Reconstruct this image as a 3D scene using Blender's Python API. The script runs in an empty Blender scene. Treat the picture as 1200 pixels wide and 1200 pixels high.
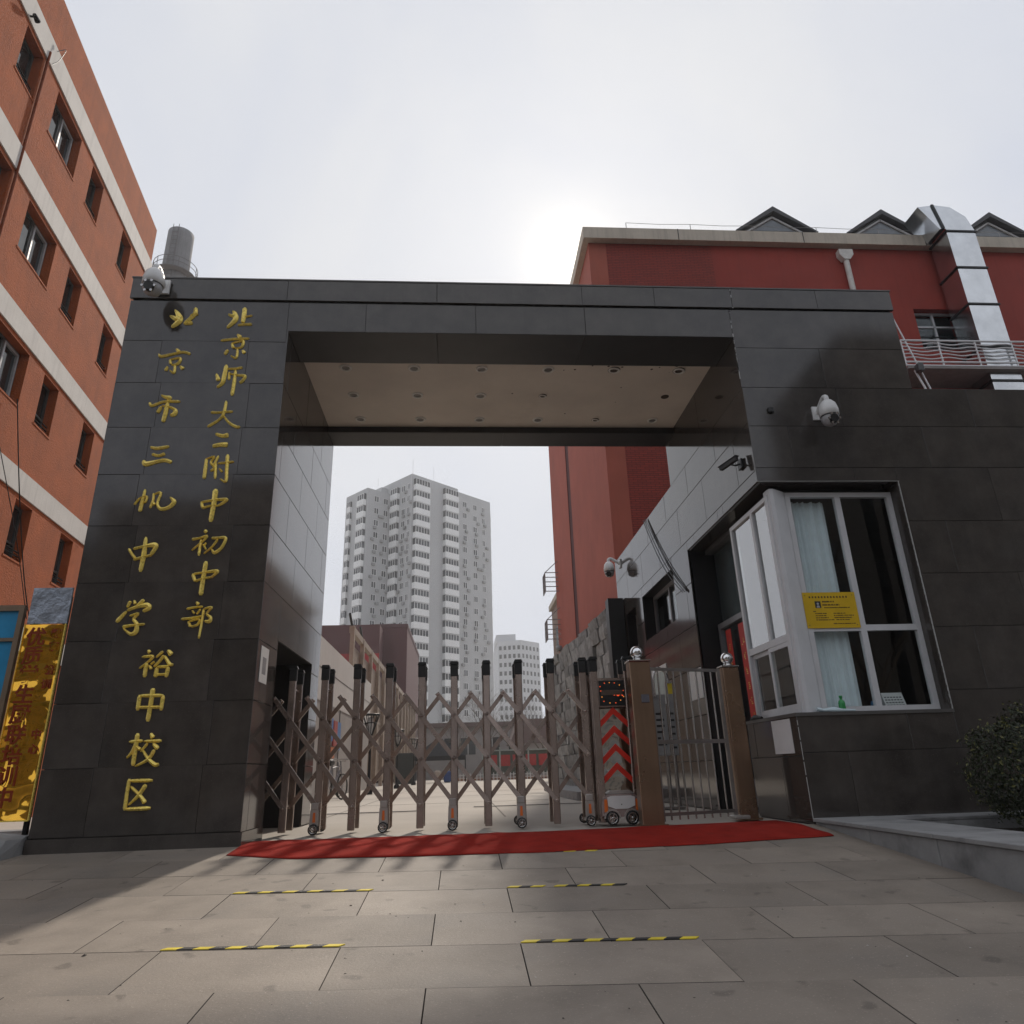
import bpy, bmesh, math, random
from mathutils import Vector, Matrix
random.seed(11)
R = math.radians
scene = bpy.context.scene
COL = scene.collection

# ------------------------------------------------------------------ camera
def set_camera():
    yaw, pit, rol = R(4.42), R(20.3), R(-1.83)
    f = Vector((math.sin(yaw)*math.cos(pit), math.cos(yaw)*math.cos(pit), math.sin(pit)))
    r = Vector((math.cos(yaw), -math.sin(yaw), 0)); u = r.cross(f)
    r2 = math.cos(rol)*r + math.sin(rol)*u; u2 = -math.sin(rol)*r + math.cos(rol)*u
    m = Matrix((r2, u2, -f)).transposed().to_4x4(); m.translation = Vector((0, -7.6, 0.6))
    cd = bpy.data.cameras.new('camera'); cam = bpy.data.objects.new('camera', cd); COL.objects.link(cam)
    cam.matrix_world = m; cd.sensor_width = 36; cd.lens = 820.5/1200*36; cd.clip_end = 2000; cd.clip_start = 0.05
    scene.camera = cam
set_camera()

# ------------------------------------------------------------------ sky, sun, exposure
SUN_AZ, SUN_EL = R(11.1), R(40.0)
def set_light():
    w = bpy.data.worlds.new('World'); scene.world = w; w.use_nodes = True
    nt = w.node_tree; N = nt.nodes; bg = N['Background']
    sky = N.new('ShaderNodeTexSky'); sky.sky_type = 'NISHITA'; sky.sun_disc = False
    sky.sun_elevation = SUN_EL; sky.sun_rotation = SUN_AZ
    sky.air_density = 1.2; sky.dust_density = 2.0; sky.ozone_density = 1.0; sky.altitude = 50
    hs = N.new('ShaderNodeHueSaturation'); hs.inputs['Saturation'].default_value = 0.5
    nt.links.new(sky.outputs[0], hs.inputs['Color'])
    mix = N.new('ShaderNodeMix'); mix.data_type = 'RGBA'; mix.inputs['Factor'].default_value = 0.94
    nt.links.new(hs.outputs[0], mix.inputs['A']); 
    tcg = N.new('ShaderNodeTexCoord'); cl = N.new('ShaderNodeTexNoise'); cl.inputs['Scale'].default_value = 2.2; cl.inputs['Detail'].default_value = 7; cl.inputs['Distortion'].default_value = 0.6; nt.links.new(tcg.outputs['Generated'], cl.inputs['Vector'])
    veil = N.new('ShaderNodeMix'); veil.data_type = 'RGBA'; veil.inputs['A'].default_value = (5.95, 6.3, 7.2, 1); veil.inputs['B'].default_value = (7.0, 7.15, 7.55, 1)   # thin uneven haze
    rm = N.new('ShaderNodeMapRange'); rm.inputs['From Min'].default_value = 0.35; rm.inputs['From Max'].default_value = 0.65; nt.links.new(cl.outputs['Fac'], rm.inputs['Value']); nt.links.new(rm.outputs[0], veil.inputs['Factor'])
    nt.links.new(veil.outputs['Result'], mix.inputs['B'])
    d = Vector((math.sin(SUN_AZ)*math.cos(SUN_EL), math.cos(SUN_AZ)*math.cos(SUN_EL), math.sin(SUN_EL)))
    tc = N.new('ShaderNodeTexCoord'); dt = N.new('ShaderNodeVectorMath'); dt.operation = 'DOT_PRODUCT'; nt.links.new(tc.outputs['Generated'], dt.inputs[0]); dt.inputs[1].default_value = d
    col = mix.outputs['Result']
    for p, k in ((12.0, (0.45, 0.38, 0.2)), (60.0, (0.7, 0.6, 0.4)), (700.0, (3.0, 2.6, 1.8)), (4000.0, (9.0, 8.2, 6.5))):        # aureole of the sun in the haze
        mx = N.new('ShaderNodeMath'); mx.operation = 'MAXIMUM'; nt.links.new(dt.outputs['Value'], mx.inputs[0]); mx.inputs[1].default_value = 0
        pw = N.new('ShaderNodeMath'); pw.operation = 'POWER'; nt.links.new(mx.outputs[0], pw.inputs[0]); pw.inputs[1].default_value = p
        sc = N.new('ShaderNodeVectorMath'); sc.operation = 'SCALE'; sc.inputs[0].default_value = k; nt.links.new(pw.outputs[0], sc.inputs['Scale'])
        ad = N.new('ShaderNodeVectorMath'); ad.operation = 'ADD'; nt.links.new(col, ad.inputs[0]); nt.links.new(sc.outputs[0], ad.inputs[1]); col = ad.outputs[0]
    nt.links.new(col, bg.inputs['Color']); bg.inputs['Strength'].default_value = 0.1
    sd = bpy.data.lights.new('sun', 'SUN'); sd.energy = 3.0; sd.angle = R(3.0); sd.color = (1.0, 0.9, 0.78)
    so = bpy.data.objects.new('sun', sd); COL.objects.link(so)
    d = Vector((math.sin(SUN_AZ)*math.cos(SUN_EL), math.cos(SUN_AZ)*math.cos(SUN_EL), math.sin(SUN_EL)))
    so.rotation_euler = d.to_track_quat('Z', 'Y').to_euler()
set_light()
vs = scene.view_settings; vs.view_transform = 'Standard'; vs.look = 'None'; vs.exposure = 0.1; vs.gamma = 1.0
scene.cycles.use_denoising = True
scene.cycles.max_bounces = 8; scene.cycles.transparent_max_bounces = 12

# ------------------------------------------------------------------ materials
MATS = {}
def mat(name, col, rough=0.6, metal=0.0, ior=1.5, var=0.12, scale=6.0, bump=0.0, bscale=40.0, rvar=0.0, speck=0.0, streak=0.0,
        col2=None, f2=0.5, s2=1.5, spots=0.0, objvar=0.0, alpha=None, bdetail=5, bdist=0.01, spec=0.5):
    """Procedural surface: large mottling, optional speckle, stains of a second colour, vertical run marks and relief."""
    if name in MATS: return MATS[name]
    m = bpy.data.materials.new(name); m.use_nodes = True; nt = m.node_tree; N = nt.nodes; L = nt.links
    b = N['Principled BSDF']; b.inputs['Metallic'].default_value = metal; b.inputs['IOR'].default_value = ior
    b.inputs['Roughness'].default_value = rough; b.inputs['Specular IOR Level'].default_value = spec
    tc = N.new('ShaderNodeTexCoord'); oi = N.new('ShaderNodeObjectInfo')
    off = N.new('ShaderNodeVectorMath'); off.operation = 'MULTIPLY_ADD'
    L.new(oi.outputs['Random'], off.inputs[0]); off.inputs[1].default_value = (37, 19, 53); L.new(tc.outputs['Object'], off.inputs[2])
    V = off.outputs[0]
    def noise(sc, det=4, vec=V, rgh=0.6):
        n = N.new('ShaderNodeTexNoise'); n.inputs['Scale'].default_value = sc; n.inputs['Detail'].default_value = det
        n.inputs['Roughness'].default_value = rgh; L.new(vec, n.inputs['Vector']); return n.outputs['Fac']
    def mathn(op, a, bb):
        q = N.new('ShaderNodeMath'); q.operation = op
        for i, x in enumerate((a, bb)):
            if isinstance(x, (int, float)): q.inputs[i].default_value = x
            else: L.new(x, q.inputs[i])
        return q.outputs[0]
    def mixc(fac, a, bb):
        q = N.new('ShaderNodeMix'); q.data_type = 'RGBA'
        for key, x in (('Factor', fac), ('A', a), ('B', bb)):
            if isinstance(x, (int, float)): q.inputs[key].default_value = x
            elif isinstance(x, tuple): q.inputs[key].default_value = (*x, 1)
            else: L.new(x, q.inputs[key])
        return q.outputs['Result']
    def ramp(x, lo, hi):
        q = N.new('ShaderNodeMapRange'); q.inputs['From Min'].default_value = lo; q.inputs['From Max'].default_value = hi; q.clamp = True
        L.new(x, q.inputs['Value']); return q.outputs[0]
    c = mixc(ramp(noise(scale), 0.3, 0.7), tuple(x*(1-var) for x in col), tuple(min(1, x*(1+var)) for x in col))
    if col2: c = mixc(ramp(noise(s2, 6), 1-f2-0.08, 1-f2+0.12), c, col2)
    if spots: c = mixc(mathn('MULTIPLY', ramp(noise(7.0, 1, V, 0.3), 0.70, 0.76), spots), c, tuple(x*0.4 for x in col))
    if speck: c = mixc(ramp(noise(scale*40, 2), 0.62, 0.72), c, tuple(min(1, x*(1+speck)) for x in col))
    if streak:
        mp = N.new('ShaderNodeMapping'); mp.inputs['Scale'].default_value = (9, 9, 0.5); L.new(V, mp.inputs['Vector'])
        c = mixc(mathn('MULTIPLY', ramp(noise(1.0, 5, mp.outputs[0]), 0.5, 0.75), streak), c, tuple(x*0.35 for x in col))
    if objvar:
        v = mathn('ADD', mathn('MULTIPLY', oi.outputs['Random'], 2*objvar), 1-objvar)
        sc = N.new('ShaderNodeVectorMath'); sc.operation = 'SCALE'; L.new(c, sc.inputs[0]); L.new(v, sc.inputs['Scale']); c = sc.outputs[0]
    L.new(c, b.inputs['Base Color'])
    if rvar: L.new(mathn('ADD', mathn('MULTIPLY', noise(scale*0.7, 5), rvar*2), max(0.0, rough-rvar)), b.inputs['Roughness'])
    if bump:
        bp = N.new('ShaderNodeBump'); bp.inputs['Strength'].default_value = bump; bp.inputs['Distance'].default_value = bdist
        L.new(noise(bscale, bdetail), bp.inputs['Height']); L.new(bp.outputs[0], b.inputs['Normal'])
    if alpha is not None: b.inputs['Alpha'].default_value = alpha
    MATS[name] = m; return m

def glass_mat(name, tint=(0.9, 0.95, 0.95), ior=1.6):
    m = bpy.data.materials.new(name); m.use_nodes = True; nt = m.node_tree; N = nt.nodes; L = nt.links
    N.remove(N['Principled BSDF']); out = N['Material Output']
    t = N.new('ShaderNodeBsdfTransparent'); t.inputs[0].default_value = (*tint, 1)
    g = N.new('ShaderNodeBsdfGlossy'); g.inputs['Roughness'].default_value = 0.01
    f0 = ((ior-1)/(ior+1))**2*1.6
    ge = N.new('ShaderNodeNewGeometry'); dt = N.new('ShaderNodeVectorMath'); dt.operation = 'DOT_PRODUCT'; L.new(ge.outputs['Incoming'], dt.inputs[0]); L.new(ge.outputs['Normal'], dt.inputs[1])
    def mth(op, a, c):
        q = N.new('ShaderNodeMath'); q.operation = op
        for i, x in enumerate((a, c)):
            if isinstance(x, float): q.inputs[i].default_value = x
            else: L.new(x, q.inputs[i])
        return q.outputs[0]
    fac = mth('ADD', mth('MULTIPLY', mth('POWER', mth('SUBTRACT', 1.0, mth('ABSOLUTE', dt.outputs['Value'], 0.0)), 5.0), 1-f0), f0)   # same both sides of the sheet
    tc = N.new('ShaderNodeTexCoord'); n = N.new('ShaderNodeTexNoise'); n.inputs['Scale'].default_value = 1.3; L.new(tc.outputs['Object'], n.inputs['Vector'])
    bp = N.new('ShaderNodeBump'); bp.inputs['Strength'].default_value = 0.06; bp.inputs['Distance'].default_value = 0.02
    L.new(n.outputs['Fac'], bp.inputs['Height']); L.new(bp.outputs[0], g.inputs['Normal'])
    mx = N.new('ShaderNodeMixShader'); L.new(fac, mx.inputs[0]); L.new(t.outputs[0], mx.inputs[1]); L.new(g.outputs[0], mx.inputs[2])
    L.new(mx.outputs[0], out.inputs['Surface']); MATS[name] = m; return m

def brick_mat(name, c1, c2, mortar, bw=0.24, bh=0.065):
    """Small facing bricks, too fine to pick apart from the street."""
    m = bpy.data.materials.new(name); m.use_nodes = True; nt = m.node_tree; N = nt.nodes; L = nt.links; b = N['Principled BSDF']
    b.inputs['Roughness'].default_value = 0.8
    tc = N.new('ShaderNodeTexCoord'); sp = N.new('ShaderNodeSeparateXYZ'); L.new(tc.outputs['Object'], sp.inputs[0])
    ad = N.new('ShaderNodeMath'); L.new(sp.outputs[0], ad.inputs[0]); L.new(sp.outputs[1], ad.inputs[1])
    cb = N.new('ShaderNodeCombineXYZ'); L.new(ad.outputs[0], cb.inputs[0]); L.new(sp.outputs[2], cb.inputs[1])
    br = N.new('ShaderNodeTexBrick'); L.new(cb.outputs[0], br.inputs['Vector']); br.inputs['Scale'].default_value = 1
    br.inputs['Brick Width'].default_value = bw; br.inputs['Row Height'].default_value = bh; br.inputs['Mortar Size'].default_value = 0.008
    br.inputs['Color1'].default_value = (*c1, 1); br.inputs['Color2'].default_value = (*c2, 1); br.inputs['Mortar'].default_value = (*mortar, 1)
    L.new(br.outputs['Color'], b.inputs['Base Color'])
    bp = N.new('ShaderNodeBump'); bp.invert = True; bp.inputs['Strength'].default_value = 0.7; bp.inputs['Distance'].default_value = 0.01
    L.new(br.outputs['Fac'], bp.inputs['Height']); L.new(bp.outputs[0], b.inputs['Normal'])
    MATS[name] = m; return m

def emit_mat(name, col, s):
    m = bpy.data.materials.new(name); m.use_nodes = True; b = m.node_tree.nodes['Principled BSDF']
    b.inputs['Base Color'].default_value = (*col, 1); b.inputs['Emission Color'].default_value = (*col, 1); b.inputs['Emission Strength'].default_value = s
    MATS[name] = m; return m

granite = mat('polished_granite', (0.054, 0.047, 0.042), 0.085, ior=1.62, var=0.3, scale=3, speck=0.8, rvar=0.025, objvar=0.12, bump=0.014, bscale=1.2, bdist=0.03, streak=0.2)
granite_ho = mat('honed_granite', (0.03, 0.029, 0.029), 0.45, var=0.2, scale=3, speck=0.5)
granite_dk = mat('granite_core', (0.02, 0.019, 0.019), 0.5)
soffit_m = mat('soffit_paint', (0.74, 0.67, 0.585), 0.75, var=0.08, scale=1.2, col2=(0.58, 0.50, 0.42), f2=0.3, s2=0.8, bump=0.1, bscale=8)
alu_wh = mat('white_aluminium', (0.60, 0.605, 0.62), 0.4, var=0.06, scale=4, rvar=0.1)
steel = mat('stainless_steel', (0.55, 0.54, 0.53), 0.22, metal=1, var=0.1, rvar=0.08)
gatemetal = mat('bronze_anodised', (0.42, 0.34, 0.30), 0.25, metal=0.85, var=0.15, scale=5, rvar=0.1, streak=0.25)
bronze_post = mat('brown_gate_post', (0.30, 0.20, 0.135), 0.3, metal=0.85, var=0.1, scale=3, rvar=0.1, streak=0.2)
barsteel = mat('dull_bar_steel', (0.30, 0.28, 0.27), 0.35, metal=0.85, var=0.15, rvar=0.1)
black_pl = mat('black_plastic', (0.012, 0.012, 0.012), 0.4, var=0.2)
white_pl = mat('white_plastic', (0.68, 0.68, 0.67), 0.35, var=0.05)
gold = mat('gold_leaf', (1.0, 0.72, 0.16), 0.28, metal=0.35, var=0.12, scale=30, rvar=0.1)
stucco = mat('terracotta_stucco', (0.345, 0.078, 0.014), 0.9, var=0.16, scale=1.6, bump=1.0, bscale=28, speck=0.8, streak=0.25, bdist=0.02)
band_w = mat('pale_band_paint', (0.60, 0.58, 0.545), 0.8, var=0.06, scale=2, streak=0.25)
redpaint = mat('red_wall_paint', (0.30, 0.042, 0.027), 0.8, var=0.09, scale=0.9, bump=0.2, bscale=20, streak=0.2)
redsmooth = mat('red_smooth_render', (0.36, 0.092, 0.058), 0.8, var=0.1, scale=0.8, streak=0.15)
redbrick = brick_mat('red_facing_brick', (0.30, 0.044, 0.027), (0.24, 0.036, 0.023), (0.12, 0.02, 0.015))
cream = mat('cream_cornice_paint', (0.52, 0.46, 0.38), 0.8, var=0.08, scale=1.5, streak=0.35)
slate = mat('dark_roof_slate', (0.05, 0.05, 0.053), 0.55, var=0.2)
zinc = mat('galvanised_duct', (0.62, 0.64, 0.66), 0.2, metal=1, var=0.12, scale=1.5, rvar=0.08, bump=0.08, bscale=2.5, bdist=0.03)
glassd = glass_mat('window_glass', ior=1.5); glassr = glass_mat('reflective_glass', tint=(0.7, 0.75, 0.75), ior=3.4)
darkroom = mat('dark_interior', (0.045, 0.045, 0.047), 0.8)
dglass = mat('far_window_glass', (0.032, 0.035, 0.038), 0.12, ior=1.5, objvar=0.7, var=0.3)
concrete = mat('yard_concrete', (0.40, 0.365, 0.32), 0.85, var=0.1, scale=0.5, col2=(0.31, 0.28, 0.25), f2=0.4, s2=0.25, bump=0.15, bscale=30)
paver_m = mat('paving_stone', (0.24, 0.204, 0.168), 0.62, spots=0.55, var=0.2, scale=2.2, col2=(0.165, 0.146, 0.127), f2=0.40, s2=1.1, bump=0.5, bscale=60, speck=0.45, objvar=0.13, rvar=0.14, bdist=0.004)
joint_m = mat('paving_joint', (0.10, 0.088, 0.076), 0.9)
kerb_m = mat('kerb_granite', (0.25, 0.25, 0.25), 0.7, var=0.15, scale=3, col2=(0.10, 0.10, 0.10), f2=0.38, s2=1.6, bump=0.3, bscale=40, objvar=0.06)
asphalt = mat('street_asphalt', (0.05, 0.05, 0.05), 0.9)
rail_w = mat('white_rail_paint', (0.74, 0.74, 0.75), 0.45, var=0.05)
soil_m = mat('soil', (0.04, 0.03, 0.022), 0.95, var=0.4, scale=15, bump=1, bscale=30, bdist=0.03)
carpet_m = mat('red_carpet', (0.27, 0.022, 0.015), 0.95, spec=0.08, var=0.18, scale=5, bump=0.8, bscale=160, bdist=0.006, col2=(0.15, 0.022, 0.017), f2=0.3, s2=2)
yellow = mat('yellow_paint', (0.70, 0.55, 0.04), 0.6, var=0.15, scale=12)
blackp = mat('black_paint', (0.02, 0.02, 0.02), 0.6)
redp = mat('red_gloss_paint', (0.62, 0.03, 0.015), 0.35)
orange_p = mat('orange_reflector', (0.7, 0.16, 0.03), 0.3)
tower_m = mat('grey_tower_render', (0.41, 0.415, 0.42), 0.85, var=0.05, scale=0.15, streak=0.12)
tower_b = mat('pale_balcony_render', (0.70, 0.705, 0.70), 0.8, var=0.05, scale=0.3)
far_m = mat('far_pale_render', (0.47, 0.48, 0.50), 0.85, var=0.04, scale=0.1)
plum = mat('plum_render', (0.095, 0.038, 0.04), 0.8, var=0.08, scale=0.4)
whitewall = mat('white_wall_paint', (0.55, 0.545, 0.53), 0.8, var=0.05, scale=0.6, streak=0.2)
tan_m = mat('tan_cladding', (0.25, 0.18, 0.13), 0.7, var=0.1, scale=0.8, streak=0.2, objvar=0.1)
greywall = mat('grey_yard_wall', (0.30, 0.28, 0.27), 0.85, var=0.1, scale=0.8)
stone_m = mat('split_slate_stone', (0.25, 0.247, 0.238), 0.8, var=0.35, scale=5, bump=1.0, bscale=9, objvar=0.35, bdist=0.03)
bark = mat('bark', (0.10, 0.08, 0.062), 0.9, var=0.3, scale=20, bump=0.6, bscale=40)
leafm = mat('boxwood_leaf', (0.022, 0.031, 0.009), 0.5, var=0.4, scale=9, objvar=0.1)
leafpale = mat('boxwood_pale_leaf', (0.11, 0.11, 0.03), 0.45, var=0.3, scale=9)  # paler yellowish leaf colour, spread sparsely over the outer shell
paper = mat('white_paper', (0.68, 0.68, 0.67), 0.7, var=0.03)
lampblk = mat('black_lamp_metal', (0.012, 0.012, 0.013), 0.35, metal=0.4)
rubber = mat('tyre_rubber', (0.015, 0.015, 0.015), 0.7)
curtain_m = mat('pale_curtain', (0.78, 0.84, 0.87), 0.9, var=0.05)
GLYPHS = \
 [[[[-3562,6139,15],[-3516,6075,42],[-3488,5983,56],[-3568,5878,30]],[[-3610,6050,15],[-3560,6023,38],[-3518,5994,38]],[[-3458,6041,8],[-3481,5994,34]],[[-3314,6177,30],[-3315,6078,38],[-3401,5961,34],[-3407,5938,26],[-3324,5951,38]],[[-3274,6079,27],[-3330,6078,23],[-3364,6043,15]]],
 [[[-2903,6086,19],[-2853,6063,31],[-2806,6069,23]],[[-2856,6134,15],[-2828,6099,38],[-2812,6006,46],[-2900,5882,26]],[[-2712,6188,38],[-2713,6043,38],[-2718,5961,30]],[[-2698,6048,15],[-2609,6073,19]],[[-2772,5926,23],[-2687,5939,23],[-2602,5942,27]]],
 [[[-2764,5792,19],[-2721,5747,38]],[[-2955,5698,23],[-2779,5724,23],[-2614,5733,23]],[[-2814,5662,19],[-2802,5617,26],[-2784,5588,19]],[[-2814,5662,15],[-2710,5693,19],[-2681,5687,26],[-2696,5607,23],[-2774,5588,15]],[[-2742,5580,19],[-2737,5495,22],[-2754,5450,22],[-2810,5482,11]],[[-2856,5565,30],[-2886,5497,26]],[[-2678,5562,23],[-2649,5518,34]]],
 [[[-3468,5570,19],[-3433,5530,33]],[[-3664,5494,15],[-3632,5461,26],[-3481,5503,22],[-3373,5526,22],[-3295,5498,26]],[[-3525,5418,18],[-3507,5352,26]],[[-3516,5418,15],[-3408,5441,22],[-3422,5364,26],[-3496,5341,15]],[[-3456,5342,22],[-3454,5233,22],[-3508,5269,11]],[[-3539,5319,22],[-3558,5260,29]],[[-3393,5327,18],[-3352,5288,37]]],
 [[[-2953,5227,18],[-2919,5130,40]],[[-2848,5349,33],[-2857,5195,37],[-2870,5098,33],[-2927,5037,22]],[[-2827,5294,19],[-2735,5300,22],[-2653,5318,22]],[[-2804,5251,18],[-2796,5142,22]],[[-2801,5229,15],[-2688,5208,22],[-2613,5198,26],[-2634,5133,26],[-2668,5100,26]],[[-2733,5284,22],[-2732,5099,29],[-2740,4927,29]]],
 [[[-2957,4698,25],[-2853,4699,18],[-2706,4712,22]],[[-2797,4852,22],[-2804,4716,25],[-2843,4611,22],[-2975,4507,25]],[[-2823,4674,14],[-2730,4560,22],[-2634,4505,25],[-2608,4519,18]]],
 [[[-2871,4416,25],[-2792,4389,32],[-2721,4402,43]],[[-2888,4254,32],[-2805,4274,35],[-2717,4274,46]]],
 [[[-3557,4925,14],[-3509,4900,29],[-3453,4890,32],[-3484,4847,14]],[[-3678,4825,18],[-3645,4783,25],[-3518,4837,22],[-3330,4842,25]],[[-3536,4774,25],[-3569,4690,32]],[[-3529,4784,14],[-3436,4764,21],[-3368,4723,29],[-3379,4671,43],[-3422,4660,21]],[[-3472,4827,29],[-3477,4691,36],[-3490,4567,32]]],
 [[[-3585,4242,21],[-3504,4226,28],[-3376,4251,25]],[[-3554,4153,24],[-3482,4133,24],[-3410,4159,28]],[[-3638,4074,21],[-3606,4028,42],[-3480,4060,31],[-3395,4074,31],[-3322,4048,31]]],
 [[[-2937,4099,23],[-2935,3954,29],[-2935,3842,26]],[[-2950,4083,14],[-2854,4122,17],[-2882,4044,20],[-2830,3986,23],[-2875,3938,20]],[[-2806,4132,20],[-2852,3986,20]],[[-2825,4044,20],[-2813,3842,23]],[[-2801,4035,17],[-2625,4057,20]],[[-2704,4148,29],[-2694,3954,26],[-2690,3810,23],[-2756,3842,11]],[[-2779,3970,14],[-2743,3928,20]]],
 [[[-2790,3714,42],[-2792,3520,38],[-2802,3318,34]],[[-2930,3562,21],[-2907,3483,24]],[[-2929,3555,17],[-2812,3577,21],[-2658,3591,24],[-2688,3548,24],[-2744,3510,17]],[[-2912,3483,21],[-2821,3511,17],[-2736,3510,14]]],
 [[[-2855,3218,27],[-2827,3194,24]],[[-2977,3113,24],[-2903,3127,17],[-2822,3152,20],[-2857,3094,17],[-2965,2986,13]],[[-2879,3112,20],[-2883,2923,23]],[[-2853,3058,13],[-2812,2994,13]],[[-2821,3075,13],[-2841,3030,13]],[[-2768,3126,20],[-2693,3129,20],[-2616,3125,24],[-2647,3019,24],[-2715,2957,27],[-2754,3002,10]],[[-2699,3114,17],[-2749,3029,17],[-2831,2946,13]]],
 [[[-2796,2859,33],[-2804,2648,33],[-2808,2478,33]],[[-2920,2719,26],[-2884,2631,23]],[[-2911,2716,17],[-2814,2732,17],[-2666,2748,27],[-2687,2708,20],[-2724,2673,17]],[[-2884,2635,20],[-2806,2665,17],[-2716,2678,17]]],
 [[[-2843,2406,16],[-2817,2375,29]],[[-2936,2331,19],[-2849,2347,16],[-2768,2354,16]],[[-2877,2313,13],[-2848,2279,16]],[[-2790,2329,13],[-2823,2270,13]],[[-2978,2222,19],[-2883,2229,19],[-2764,2252,16]],[[-2903,2196,16],[-2871,2137,23]],[[-2895,2196,13],[-2792,2216,16],[-2802,2161,19],[-2863,2137,16]],[[-2757,2328,20],[-2762,2168,19],[-2772,2011,16]],[[-2757,2328,13],[-2678,2344,20],[-2719,2277,16],[-2676,2234,23],[-2684,2192,29],[-2734,2198,16]]],
 [[[-3611,3608,17],[-3658,3528,20]],[[-3611,3608,14],[-3537,3627,17],[-3541,3561,17],[-3557,3557,10]],[[-3566,3713,20],[-3578,3561,27],[-3586,3445,30]],[[-3466,3665,17],[-3462,3579,20],[-3482,3486,20]],[[-3456,3655,14],[-3390,3670,21],[-3409,3542,20],[-3362,3476,27],[-3280,3494,31],[-3229,3560,34],[-3280,3617,14]],[[-3458,3551,24],[-3437,3523,24]]],
 [[[-3475,3144,23],[-3468,2955,36],[-3477,2747,29]],[[-3637,3011,20],[-3594,2948,20],[-3554,2903,23]],[[-3587,3010,23],[-3484,3036,20],[-3378,3053,40],[-3353,3026,33],[-3395,2937,26]],[[-3568,2885,23],[-3466,2916,20],[-3383,2937,20]]],
 [[[-3552,2357,19],[-3530,2425,26]],[[-3491,2433,16],[-3477,2390,23]],[[-3392,2440,29],[-3457,2364,23]],[[-3553,2315,22],[-3639,2200,32]],[[-3547,2324,22],[-3449,2364,26],[-3355,2380,36],[-3325,2346,32],[-3385,2313,26]],[[-3514,2264,16],[-3429,2288,19],[-3468,2230,22],[-3429,2180,26],[-3424,2097,35],[-3476,2073,25],[-3557,2132,10]],[[-3567,2149,25],[-3466,2164,19],[-3344,2175,19]]],
 [[[-3272,1899,19],[-3249,1871,28]],[[-3321,1829,19],[-3215,1833,22],[-3258,1774,16],[-3332,1712,13]],[[-3269,1775,28],[-3267,1620,28]],[[-3189,1781,16],[-3223,1750,16]],[[-3238,1742,16],[-3209,1702,22]],[[-3117,1885,22],[-3179,1821,16]],[[-3071,1895,22],[-3027,1846,38]],[[-3103,1844,22],[-3135,1788,22],[-3188,1725,19]],[[-3094,1836,19],[-3036,1754,25],[-2995,1742,19]],[[-3156,1720,25],[-3158,1618,31]],[[-3157,1724,19],[-3040,1727,22]],[[-3042,1722,28],[-3053,1616,28]],[[-3154,1645,19],[-3052,1647,19]]],
 [[[-3165,1508,34],[-3166,1356,31],[-3172,1180,31]],[[-3287,1444,28],[-3287,1290,28]],[[-3286,1436,22],[-3054,1434,25]],[[-3054,1434,28],[-3056,1284,25]],[[-3284,1320,22],[-3054,1319,22]]],
 [[[-3320,989,21],[-3190,996,21]],[[-3251,1069,30],[-3252,906,30],[-3252,760,27]],[[-3254,973,24],[-3280,892,21],[-3323,835,12]],[[-3242,943,15],[-3203,912,27]],[[-3125,1066,18],[-3095,1020,33]],[[-3179,990,18],[-3008,991,24]],[[-3141,970,21],[-3197,890,15]],[[-3088,968,21],[-3032,915,33]],[[-3067,908,24],[-3112,821,24],[-3229,756,12]],[[-3176,904,15],[-3120,829,21],[-3044,768,27],[-3003,770,21]]],
 [[[-3266,642,24],[-3269,489,24],[-3266,355,26]],[[-3264,623,21],[-3041,621,24]],[[-3265,365,23],[-3024,368,27]],[[-3100,585,30],[-3159,485,24],[-3238,403,12]],[[-3241,570,18],[-3135,477,21],[-3085,415,32]]]]

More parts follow.
